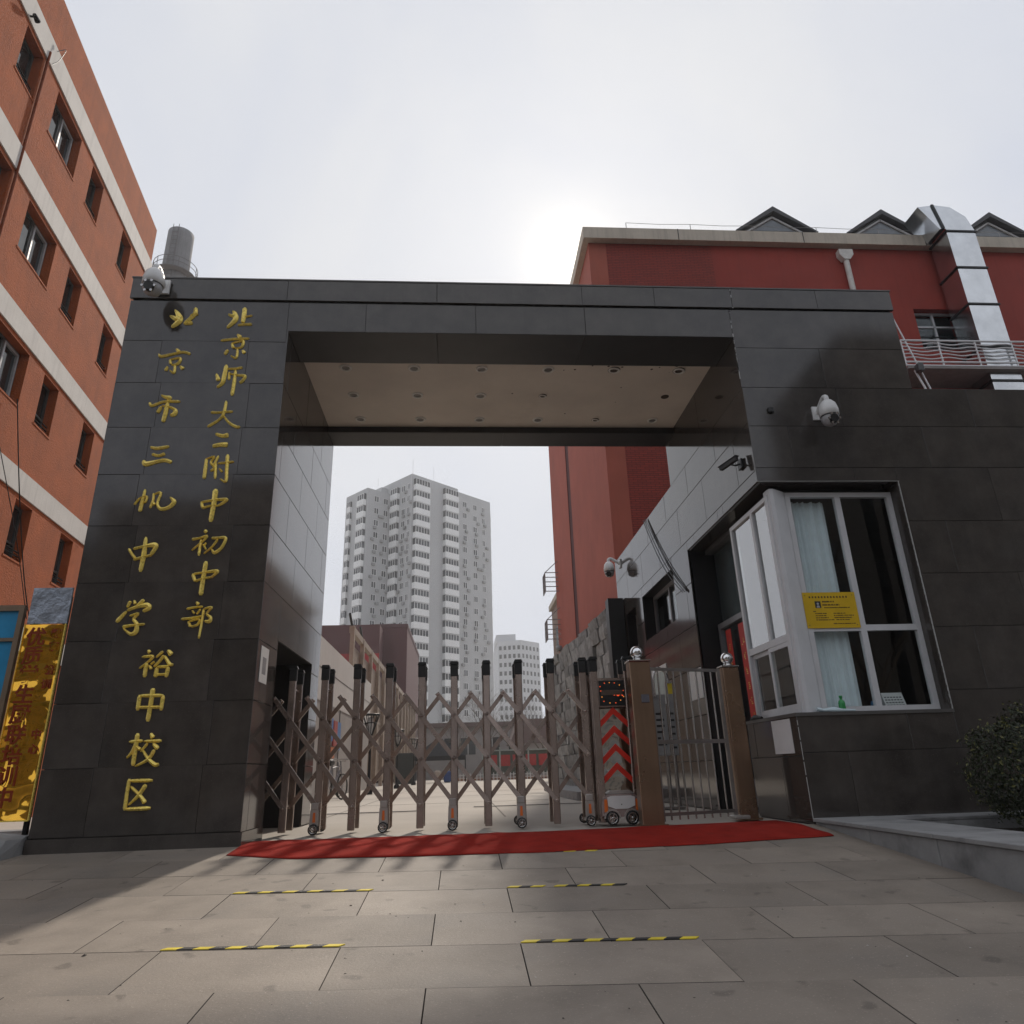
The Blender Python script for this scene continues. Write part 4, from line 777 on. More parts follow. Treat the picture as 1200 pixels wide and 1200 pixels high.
    mb = MB(); mb.prism([(x0+0.01, 0.327), (x0+0.06, 0.36), (x1-0.06, 0.36), (x1-0.01, 0.327)], y0-0.05, y0+0.01); part('bonnet', mb, mat('silver_casting', (0.5, 0.48, 0.46)), bd)
    big = []
    for x in (x0+0.06, x1-0.06):
        mb = MB()
        w = part('wheel', tyre, None, bd, (x, y0-0.075, 0.075)); w.scale = (1.3, 1.2, 1.3)
        r_ = part('rim', hub, None, w, (x, y0-0.075, 0.075))
        mb.prism([(x+0.095*math.cos(q*math.pi/8), 0.075+0.095*math.sin(q*math.pi/8)) for q in range(9)]+[(x+0.078*math.cos(q*math.pi/8), 0.075+0.078*math.sin(q*math.pi/8)) for q in range(8, -1, -1)], y0-0.095, y0-0.072); part('wheel_arch', mb, mat('silver_casting', (0, 0, 0)), bd)
make_sliding_gate()

def make_pedestrian_gate():
    t = thing('pedestrian_gate', 'barred steel pedestrian gate beside the booth, ajar between bronze posts', 'gate', (2.7, 0.7, 0))
    for x0, x1, y0, y1, h in ((1.915, 2.155, 0.44, 0.62, 1.74), (3.16, 3.36, 0.86, 1.02, 1.71)):
        mb = MB(); mb.bevbox(x0, x1, y0, y1, 0.0, h, 0.008); mb.box(x0-0.03, x1+0.03, y0-0.03, y1+0.03, 0, 0.02); p = part('gate_post', mb, bronze_post, t)
        cx, cy = (x0+x1)/2, (y0+y1)/2
        mb = MB(); mb.bevbox(x0-0.012, x1+0.012, y0-0.012, y1+0.012, h+0.001, h+0.022, 0.005); mb.lathe([(0.05, h+0.022), (0.05, h+0.045), (0.03, h+0.05)], (cx, cy, 0), n=16); part('post_top', mb, steel, p)
        mb = MB(); r = 0.075; mb.lathe([(r*math.sin(k*math.pi/12), h+0.115-r*math.cos(k*math.pi/12)) for k in range(13)], (cx, cy, 0), n=24); part('steel_ball', mb, mat('mirror_ball_steel', (0.8, 0.8, 0.8), 0.08, metal=1, var=0.03), p)
    mb = MB(); mb.bevbox(2.02, 2.11, 0.428, 0.441, 1.28, 1.37, 0.003); part('card_reader', mb, mat('reader_grey', (0.12, 0.12, 0.14), 0.25), t)
    A, B = Vector((2.20, 0.66, 0)), Vector((3.12, 0.93, 0)); at = lambda q, z: A+(B-A)*q+Vector((0, 0, z))
    mb = MB()
    for z, w in ((1.68, 0.035), (0.86, 0.045), (0.10, 0.035)): mb.bar(at(0, z), at(1, z), 0.03, w, (0, 0, 1))
    for q in (0, 1): mb.bar(at(q, 0.03), at(q, 1.70), 0.04, 0.04)
    part('gate_frame', mb, barsteel, t)
    bm_ = MB(); bm_.tube([(0, 0, 0.04), (0, 0, 1.665)], 0.011, 8); bm_ = bm_.data('bar', steel)
    for k in range(1, 9): part('bar', bm_, None, t, at(k/9, 0))
    mb = MB(); mb.bevbox(3.06, 3.24, 0.80, 0.98, 0.015, 0.055, 0.01); part('floor_hinge', mb, mat('silver_casting', (0, 0, 0)), t)
make_pedestrian_gate()

# ------------------------------------------------------------------ split stone wall inside the gate
def make_stone_wall():
    t = thing('stone_wall', 'rough grey split-stone wall inside the gate, beyond the passage', 'wall', (3.3, 11, 0))
    A, B = Vector((3.44, 7.72, 0)), Vector((3.05, 16.4, 0)); L = (B-A).length; u = (B-A)/L; n = Vector((-u.y, u.x, 0)); n = n if n.x < 0 else -n
    F = lambda a, z, d=0: A+u*a+n*d+Vector((0, 0, z))
    mb = MB(); mb.fbox(F, 0, L, -0.05, 4.03, -0.25, -0.03); part('backing', mb, mat('dark_mortar', (0.06, 0.058, 0.055), 0.9), t)
    zs = [0]; 
    while zs[-1] < 4.0: zs.append(min(4.08, zs[-1]+random.choice((0.27, 0.30, 0.33))))
    for z0, z1 in zip(zs, zs[1:]):
        a = 0
        while a < L-0.05:
            w = min(random.uniform(0.45, 0.95), L-a); mb = MB(); g2 = 0.009; nx, nz = 5, 3; c = F(a+w/2, (z0+z1)/2)
            base = random.uniform(0.0, 0.07); tz, tx = random.uniform(0.0, 0.03), random.uniform(-0.010, 0.010); vs = []
            for i in range(nx):
                for j in range(nz):
                    e = i in (0, nx-1) or j in (0, nz-1)
                    d = base+tz*j+tx*i+random.uniform(-0.011, 0.011)-(0.008 if e else 0)
                    vs.append(F(a+g2+(w-2*g2)*(i/(nx-1)+(0 if i in (0, nx-1) else random.uniform(-.07, .07))), z0+g2+(z1-z0-2*g2)*(j/(nz-1)), d)-c)
            fr = len(vs); ring = [(i, 0) for i in range(nx)]+[(nx-1, j) for j in range(1, nz)]+[(i, nz-1) for i in range(nx-2, -1, -1)]+[(0, j) for j in range(nz-2, 0, -1)]
            bk = [F(a+g2+(w-2*g2)*i/(nx-1), z0+g2+(z1-z0-2*g2)*j/(nz-1), -0.05)-c for i, j in ring]
            fs = [(i*nz+j, (i+1)*nz+j, (i+1)*nz+j+1, i*nz+j+1) for i in range(nx-1) for j in range(nz-1)]; m = len(ring)
            fs += [(ring[k][0]*nz+ring[k][1], ring[(k+1) % m][0]*nz+ring[(k+1) % m][1], fr+(k+1) % m, fr+k) for k in range(m)]
            mb.mesh(vs+bk, fs); part('stone', mb, stone_m, t, c); a += w
    mb = MB(); mb.box(3.22, 3.56, 7.40, 7.715, 0, 4.12); part('end_pier', mb, mat('dark_pier_stone', (0.03, 0.03, 0.03), 0.4), t)
    mb = MB(); mb.lathe([(0, 0.1), (0.09, 0.09), (0.11, 0), (0.09, -0.05), (0, -0.05)], F(6.6, 4.15, 0.1), n=12); t2 = tag(part('wall_lamp', mb, mat('lamp_grey', (0.25, 0.25, 0.25), 0.3)), 'small round lamp on top of the stone wall', 'lamp')
    mb = MB(); mb.tube([F(6.6, 4.05, 0.06), F(6.6, 4.12, 0.1)], 0.02, 6); part('stem', mb, lampblk, t2)
make_stone_wall()

# ------------------------------------------------------------------ red school building behind the guard house
def make_red_building():
    t = thing('red_school_building', 'red school building with cream cornice behind the guard house', 'building', (12, 14, 0))
    FR = frame((0, 10, 0), along=(1, 0, 0), out=(0, -1, 0)); hole = (14.25, 15.75, 12.4, 13.9)
    w = MB(); facade(w, FR, 8.0, 34, 0, 16.2, [hole], 0.3); w.box(8.0, 34, 10.5, 22, 0, 16.1); part('front_wall', w, redpaint, t)
    w = MB(); facade(w, FR, 4.6, 8.0, 0, 16.2, [], 0.1); part('brick_bay', w, redbrick, t)
    w = MB(); w.face([(4.05, 10.0, 0), (4.6, 10.0, 0), (4.6, 10.0, 16.2), (4.05, 10.0, 16.2)]); w.face([(4.05, 10.0, 0), (4.05, 10, 16.2), (4.05, 16.3, 16.2), (4.05, 16.3, 0)]); w.face([(4.05, 17.0, 0), (4.05, 17.0, 16.2), (4.05, 21.6, 16.2), (4.05, 21.6, 0)])
    w.face([(4.05, 21.6, 0), (4.05, 21.6, 16.2), (34, 21.6, 16.2), (34, 21.6, 0)]); part('side_wall', w, redsmooth, t)
    w = MB(); w.box(4.07, 4.3, 16.2, 17.1, 0, 16.2); part('expansion_joint', w, mat('dark_red_recess', (0.085, 0.02, 0.018), 0.8), t)
    w = MB(); w.box(3.86, 34.2, 9.76, 21.9, 16.2, 16.62); part('cornice', w, cream, t)
    for k in range(7):
        w = MB(); w.box(6.9+k*4.1, 6.925+k*4.1, 9.752, 9.77, 16.2, 16.62); part('cornice_joint', w, mat('dark_joint', (0.05, 0.045, 0.04)), t)
    wn = MB(); a0, a1, z0, z1 = hole; b = 0.07
    for q in ((a0, a0+b, z0, z1), (a1-b, a1, z0, z1), (a0+b, a1-b, z0, z0+b), (a0+b, a1-b, z1-b, z1), ((a0+a1)/2-0.03, (a0+a1)/2+0.03, z0+b, z1-b), (a0+b, a1-b, 13.35, 13.41)): wn.fbox(FR, *q, -0.28, -0.22)
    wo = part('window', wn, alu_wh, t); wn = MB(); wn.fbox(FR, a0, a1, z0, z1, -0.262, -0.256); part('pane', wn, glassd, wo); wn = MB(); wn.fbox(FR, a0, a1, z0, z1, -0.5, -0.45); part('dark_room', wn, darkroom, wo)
    w = MB()
    for k in range(5): w.bar(FR(a0+0.1+0.3*k, 12.62, -0.12), FR(a0+0.22+0.3*k, 12.62, -0.12), 0.02, 0.1); w.bar(FR(a0+0.1+0.3*k, 12.75, -0.12), FR(a0+0.28+0.3*k, 12.75, -0.12), 0.02, 0.02)
    w.bar(FR(a0, 12.92, -0.1), FR(a1, 12.92, -0.1), 0.03, 0.03); w.bar(FR(a0, 12.52, -0.1), FR(a1, 12.52, -0.1), 0.03, 0.03); part('window_guard', w, lampblk, wo)
    # gables of the attic rooms
    for k, x in enumerate((11.9, 16.2, 20.6)):
        h = 0.95; y = 12.9; m = MB(); m.prism([(x-1.35, 19.45-2.85), (x+1.35, 16.6), (x+1.35, 19.45), (x, 20.3), (x-1.35, 19.45)], y, y+3); d = part('gable', m, mat('gable_grey', (0.22, 0.22, 0.23), 0.7), t)
        m = MB(); m.prism([(x-1.6, 19.33), (x-1.45, 19.33), (x, 20.28), (x+1.45, 19.33), (x+1.6, 19.33), (x, 20.5)], y-0.25, y+3); part('gable_roof', m, slate, d)
        m = MB(); m.prism([(x-0.75, 19.5), (x+0.75, 19.5), (x, 20.02)], y-0.04, y-0.005); part('gable_pane', m, mat('gable_glass', (0.16, 0.18, 0.2), 0.1), d)
        m = MB(); m.bar((x-1.1, y-0.05, 19.42), (x, y-0.05, 20.14), 0.06, 0.04); m.bar((x+1.1, y-0.05, 19.42), (x, y-0.05, 20.14), 0.06, 0.04); part('gable_trim', m, alu_wh, d)
    w = MB(); w.prism([(12.2, 17.0), (21.9, 17.0), (17, 19.6)], 9, 33, plane='yz'); part('roof', w, slate, t)
    w = MB(); pts = [(5.3+0.55*0, 9.9, 16.95)]
    for k in range(12): x = 5.3+2.1*k; w.tube([(x, 9.9, 16.62), (x, 9.9, 16.95)], 0.012, 4)
    w.tube([(5.3+2.1*k*0.5, 9.9, 16.95-0.03*(k % 2)) for k in range(23)], 0.010, 4); part('lightning_wire', w, mat('wire_grey', (0.25, 0.25, 0.25), 0.5), t)
    w = MB(); w.prism([(12.12, 16.0), (12.58, 16.0), (12.58, 15.8), (12.45, 15.62), (12.25, 15.62), (12.12, 15.8)], 9.78, 9.98); w.tube([(12.35, 9.88, 15.7), (12.35, 9.88, 5)], 0.085, 12); part('downpipe', w, mat('cream_pipe', (0.6, 0.58, 0.54), 0.5), t)
    for z in (7.6, 5.6):
        w = MB()
        for i in range(5): q = i/4; w.bar((3.5, 20.8, z+0.8*q), (3.5, 21.6, z+0.8*q), 0.03, 0.03); w.bar((3.5, 20.8+0.8*q, z), (3.5, 20.8+0.8*q, z+0.8), 0.03, 0.03); w.bar((3.5, 20.8, z+0.8*q), (4.05, 20.8, z+0.8*q), 0.03, 0.03)
        w.bar((3.5, 20.8, z+0.8), (4.05, 20.8, z+1.3), 0.03, 0.03); part('window_cage', w, mat('wire_grey', (0.25, 0.25, 0.25)), t)
make_red_building()

def make_duct():
    t = thing('ventilation_duct', 'shiny galvanised ventilation duct with gooseneck climbing the red wall', 'duct', (15.9, 9.4, 5.2))
    x0, x1, y0, y1 = 15.30, 16.25, 9.05, 9.85
    for z0, z1 in ((9.4, 10.75), (10.75, 11.9), (11.9, 13.4), (13.4, 14.75), (14.75, 16.15)):
        mb = MB(); mb.bevbox(x0, x1, y0, y1, z0+0.03, z1-0.03, 0.012); part('duct_section', mb, zinc, t)
        mb = MB(); mb.bevbox(x0-0.035, x1+0.035, y0-0.035, y1+0.035, z1-0.03, z1+0.03, 0.005); part('flange', mb, black_pl, t)
    c = (15.25, 16.2); ri, ro = 0.06, 1.0; P = []
    for k in range(4): q = k/3*R(100); P.append((c[0]+ro*math.cos(q), c[1]+ro*math.sin(q)))
    Q = []
    for k in range(4): q = k/3*R(100); Q.append((c[0]+ri*math.cos(q), c[1]+ri*math.sin(q)))
    e = R(100); dx, dz = -math.sin(e), math.cos(e)
    mb = MB(); n = 4
    for y in (y0, y1): mb.mesh([(a, y, b) for a, b in P]+[(a, y, b) for a, b in Q], [(i, i+1, n+i+1, n+i) for i in range(n-1)])
    for S in (P, Q): mb.mesh([(a, y0, b) for a, b in S]+[(a, y1, b) for a, b in S], [(i, i+1, n+i+1, n+i) for i in range(n-1)])
    part('gooseneck', mb, zinc, t)
    p, q = P[-1], Q[-1]; mb = MB()
    for y in (y0-0.02, y1-0.02): mb.bar((p[0], y+0.02, p[1]), (q[0], y+0.02, q[1]), 0.06, 0.05)
    mb.bar((p[0], y0, p[1]), (p[0], y1, p[1]), 0.06, 0.05); mb.bar((q[0], y0, q[1]), (q[0], y1, q[1]), 0.06, 0.05); part('flange', mb, black_pl, t)
    mb = MB(); tip = [(p[0]+dx*0.5, p[1]+dz*0.5), p, q, (q[0]+dx*0.12, q[1]+dz*0.12)]
    for y in (y0+0.02, y1-0.02): mb.face([(a, y, b) for a, b in tip])
    mb.face([(tip[0][0], y0+0.02, tip[0][1]), (tip[0][0], y1-0.02, tip[0][1]), (p[0], y1-0.02, p[1]), (p[0], y0+0.02, p[1])]); mb.face([(tip[3][0], y0+0.02, tip[3][1]), (tip[3][0], y1-0.02, tip[3][1]), (q[0], y1-0.02, q[1]), (q[0], y0+0.02, q[1])])
    k2 = 0.12; mb.face([(p[0]+dx*k2, y0+0.02, p[1]+dz*k2), (p[0]+dx*k2, y1-0.02, p[1]+dz*k2), (q[0]+dx*k2, y1-0.02, q[1]+dz*k2), (q[0]+dx*k2, y0+0.02, q[1]+dz*k2)])
    part('outlet_hood', mb, zinc, t)
    mb = MB(); mb.box(x0-0.2, x1+0.1, 9.86, 10.0, 9.9, 10.0); part('wall_bracket', mb, lampblk, t)
make_duct()

def make_balcony_rail():
    t = thing('balcony_railing', 'white metal walkway railing with wavy middle bars on the red wall', 'railing', (15, 8.9, 11))
    x0, x1, y = 12.75, 22, 8.95; z0, z1 = 11.16, 12.0
    w = MB()
    for z in (z0, z0+0.12, z1): w.tube([(x0, y, z), (x1, y, z)], 0.032, 6)
    part('rail', w, rail_w, t)
    w = MB()
    for j in range(5):
        z = z0+0.25+j*0.12; w.tube([(x0+(x1-x0)*i/130, y, z+0.028*math.sin(i*0.42+j*0.5)) for i in range(131)], 0.022, 5)
    part('wavy_bar', w, rail_w, t)
    pm = MB(); pm.bar((0, 0, z0-0.02), (0, 0, z1), 0.035, 0.035); pm = pm.data('baluster', rail_w)
    for k in range(9): part('baluster', pm, None, t, (x0+1.13*k, y, 0))
    w = MB(); w.box(x0, x1, 8.9, 9.98, z0-0.12, z0-0.05); part('walkway_slab', w, mat('slab_grey', (0.25, 0.23, 0.22), 0.8), t)
    w = MB(); w.tube([(12.35, y, 12.85), (12.7, y, 12.75), (13.3, y, 10.3)], 0.025, 6); w.tube([(12.95, y, 11.0), (13.25, y, 10.0)], 0.03, 6); part('stair_rail', w, rail_w, t)
    w = MB(); w.bevbox(12.9, 13.08, 8.7, 8.88, 10.85, 11.1, 0.02); part('motor_box', w, mat('dark_grey_metal', (0.06, 0.06, 0.062)), t)
make_balcony_rail()

# ------------------------------------------------------------------ orange building on the left
def make_orange_building():
    t = thing('orange_building', 'orange stucco building with pale bands and recessed windows at left', 'building', (-10, 5, 0))
    a = R(-6.5); u = Vector((math.sin(a), math.cos(a), 0)); n = Vector((math.cos(a), -math.sin(a), 0)); o = n*-8
    F = lambda q, z, d=0: o+u*q+n*d+Vector((0, 0, z))
    colsU = [(3.35, 4.05), (4.78, 6.05), (6.75, 7.45), (8.88, 9.56)]
    bands = [(14.55, 15.13), (11.6, 12.15), (8.82, 9.30), (6.02, 6.48), (3.15, 3.62)]
    holes = [(c0, c1, b0-0.1-1.14, b0-0.1) for b0, b1 in bands for c0, c1 in colsU]
    w = MB(); facade(w, F, 1.5, 11.05, -0.5, 16.36, holes, 0.24)
    for p, q in (((11.05, 0), (11.05, -14)), ((11.05, -14), (1.5, -14)), ((1.5, -14), (1.5, 0))): w.face([F(p[0], -0.5, p[1]), F(q[0], -0.5, q[1]), F(q[0], 16.36, q[1]), F(p[0], 16.36, p[1])])
    w.face([F(1.5, 16.36, 0), F(11.05, 16.36, 0), F(11.05, 16.36, -14), F(1.5, 16.36, -14)]); part('wall', w, stucco, t)
    for b0, b1 in bands:
        w = MB(); w.fbox(F, 1.49, 11.08, b0, b1, 0.0005, 0.03); part('pale_band', w, band_w, t)
    frm = mat('dark_window_frame', (0.07, 0.075, 0.07), 0.45); pal = mat('pale_window_frame', (0.4, 0.41, 0.42), 0.45)
    for c0, c1, z0, z1 in holes:
        w = MB(); b = 0.05; wide = c1-c0 > 1; m = c0+(c1-c0)*0.5
        for q in ((c0, c0+b, z0, z1), (c1-b, c1, z0, z1), (c0+b, c1-b, z0, z0+b), (c0+b, c1-b, z1-b, z1)): w.fbox(F, *q, -0.24, -0.18)
        if wide: w.fbox(F, m-0.03, m+0.03, z0+b, z1-b, -0.238, -0.182)
        else: w.fbox(F, c0+b, c1-b, z0+0.35, z0+0.39, -0.238, -0.182)
        wn = part('window', w, frm, t); w = MB(); w.fbox(F, c0+b, c1-b, z0+b, z1-b, -0.215, -0.208); part('pane', w, mat('dark_pane', (0.02, 0.024, 0.025), 0.06, ior=1.6, objvar=0.5), wn)
        if wide:
            w = MB()
            for q in ((m+0.03, m+0.08, z0+b, z1-b), (c1-b-0.05, c1-b, z0+b, z1-b), (m+0.08, c1-b-0.05, z0+b, z0+b+0.05), (m+0.08, c1-b-0.05, z1-b-0.05, z1-b)): w.fbox(F, *q, -0.205, -0.16)
            part('opening_sash', w, pal, wn)
        else:
            w = MB(); w.bar(F(c0+0.05, z0+0.12, -0.05), F(c1-0.05, z0+0.12, -0.05), 0.02, 0.02); w.bar(F(c0+0.05, z0+0.2, -0.05), F(c1-0.05, z0+0.2, -0.05), 0.02, 0.02); part('guard_bar', w, mat('matte_black_bar', (0.015, 0.015, 0.015), 0.95, spec=0.05), wn)
        w = MB(); w.fbox(F, c0-0.03, c1+0.03, z0-0.04, z0, -0.2, 0.012); part('sill', w, stucco, wn)
    w = MB(); w.tube([F(4.13, 14.75, 0.035), F(4.13, 0, 0.035)], 0.026, 8); part('downpipe', w, mat('pipe_red', (0.2, 0.055, 0.025), 0.9, spec=0.1), t)
    for pts, r_ in (([F(4.3, 15.0, 0.06), F(4.45, 15.25, 0.12), F(4.35, 14.8, 0.1), F(4.2, 14.5, 0.08)], 0.008), ([F(5.8, 7.6, 0.1), F(6.3, 5.9, 0.25), F(7.2, 4.2, 0.3), F(8.3, 3.2, 0.25), F(9.4, 2.9, 0.2)], 0.011), ([F(5.6, 6.5, 0.1), F(6.6, 5.0, 0.25), F(7.6, 3.7, 0.25)], 0.008), ([F(10.2, 6.2, 0.02), F(10.3, 6.3, 0.2), F(10.2, 6.0, 0.3), F(10.1, 5.8, 0.1)], 0.014)):
        w = MB(); w.tube(spline(pts, 6), r_, 5); part('loose_cable', w, black_pl, t)
    c = F(3.3, 14.62, 0.02); w = MB(); w.tube([c, c+n*0.10], 0.02, 8); w.tube([c+n*0.10-u*0.05, c+n*0.10+u*0.09], [0.035, 0.055], 12); part('flood_lamp', w, lampblk, t)
make_orange_building()

# ------------------------------------------------------------------ sign, plate and blue shutter left of the pillar
def make_left_signs():
    Fs = frame((0, 0.03, 0), along=(1, 0, 0), out=(0, -1, 0))
    goldf = mat('gold_mirror_sheet', (0.86, 0.46, 0.06), 0.07, metal=1, var=0.2, scale=3, bump=0.9, bscale=4.0, bdetail=0.6, bdist=0.12)
    s = thing('gold_sign', 'tall gold mirror sign with dark red characters left of the pillar', 'sign', (-4.35, 0, 0.2))
    w = MB(); w.fbox(Fs, -4.56, -4.16, 0.30, 2.19, 0, 0.02); part('board', w, goldf, s)
    w = MB()
    for q in ((-4.565, -4.56, 0.295, 2.195), (-4.16, -4.15, 0.295, 2.195), (-4.56, -4.16, 0.288, 0.30)): w.fbox(Fs, *q, 0, 0.03)
    part('edge_trim', w, gold, s)
    w = MB(); w.box(-4.54, -4.50, 0.06, 0.10, 0.1, 2.5); w.box(-4.22, -4.18, 0.06, 0.10, 0.1, 2.5); part('post', w, lampblk, s)
    rd = mat('dark_red_vinyl', (0.20, 0.03, 0.008), 0.25)
    def glyph(ch, x, z, size, par, m, y):
        cu = bpy.data.curves.new('character', 'FONT'); cu.body = ch; cu.size = size; cu.extrude = 0.002; cu.offset = 0.004; cu.align_x = 'CENTER'
        tmp = bpy.data.objects.new('tmp', cu); COL.objects.link(tmp); bpy.context.view_layer.update()
        me = bpy.data.meshes.new_from_object(tmp.evaluated_get(bpy.context.evaluated_depsgraph_get())); bpy.data.objects.remove(tmp); me.materials.clear(); me.materials.append(m)
        o = part('red_character', me, None, par, (x, y, z)); o.rotation_euler = (R(90), 0, 0)
    for k, ch in enumerate('优质学生厨联培训中'): glyph(ch, -4.43, 1.99-0.195*k, 0.2, s, rd, 0.007)
    for k, ch in enumerate('教育培训中心'): glyph(ch, -4.235, 2.06-0.14*k-(0.1 if k > 1 else 0)-(0.35 if k > 3 else 0), 0.10, s, rd, 0.007)
    w = MB(); w.fbox(Fs, -4.55, -4.15, 2.20, 2.585, 0, 0.02); p = tag(part('steel_plate', w, mat('dented_plate', (0.30, 0.33, 0.38), 0.35, metal=0.7, var=0.3, scale=6, bump=0.5, bscale=7, bdist=0.05)), 'scuffed blue-grey steel plate above the gold sign', 'plate')
    w = MB(); w.box(-4.5, -4.46, 0.055, 0.09, 2.1, 2.5); part('strut', w, lampblk, p)
    b = thing('blue_shutter', 'blue panel in a brown metal frame at the left picture edge', 'shutter', (-5.2, 0, 0.2)); fm = mat('brown_aluminium', (0.22, 0.16, 0.11), 0.4, metal=0.6)
    w = MB(); x0, x1 = -6.2, -4.60
    for q in ((x1-0.05, x1, 0.2, 2.40), (x0, x1-0.05, 2.34, 2.40), (x0, x1-0.05, 0.2, 0.26), (-5.0, -4.96, 0.26, 2.34), (-5.5, -5.46, 0.26, 2.34)): w.fbox(Fs, *q, -0.02, 0.03)
    for z in (2.02, 1.25): w.fbox(Fs, x0, x1-0.05, z, z+0.035, -0.018, 0.028)
    part('frame', w, fm, b); w = MB(); w.fbox(Fs, x0, x1-0.05, 0.26, 2.34, -0.015, 0.0); part('blue_panel', w, mat('blue_sheet', (0.02, 0.24, 0.46), 0.3, var=0.12), b)
make_left_signs()

def make_chimney():
    x, y, H = -25.9, 46.5, 48.4; t = thing('chimney', 'tall grey concrete chimney behind the left pillar top', 'chimney', (x, y, 0))
    mb = MB(); mb.lathe([(1.6, 0), (1.22, 35), (1.12, 47.9), (1.12, H), (0.9, H), (0.9, H-1.5)], (x, y, 0), n=24); part('shaft', mb, mat('sooty_concrete', (0.19, 0.19, 0.195), 0.9, var=0.15, scale=0.5, streak=0.5), t)
    mb = MB(); r = 1.85; mb.lathe([(1.1, 43.5), (r, 43.5), (r, 43.6), (1.1, 43.6)], (x, y, 0), n=24)
    for z in (44.1, 44.6): mb.tube([(x+r*math.cos(k*math.pi/12), y+r*math.sin(k*math.pi/12), z) for k in range(25)], 0.03, 5)
    for k in range(12): q = k*math.pi/6; mb.tube([(x+r*math.cos(q), y+r*math.sin(q), 43.6), (x+r*math.cos(q), y+r*math.sin(q), 44.6)], 0.03, 5)
    part('gallery', mb, mat('rust_grey', (0.12, 0.11, 0.11), 0.7), t)
    mb = MB()
    for s in (-0.25, 0.25): mb.tube([(x+s, y-1.25, 20), (x+s, y-1.2, H+0.2)], 0.03, 4)
    for k in range(60): mb.bar((x-0.25, y-1.22, 20+0.47*k), (x+0.25, y-1.22, 20+0.47*k), 0.03, 0.03)
    part('ladder', mb, mat('rust_grey', (0, 0, 0)), t)
make_chimney()

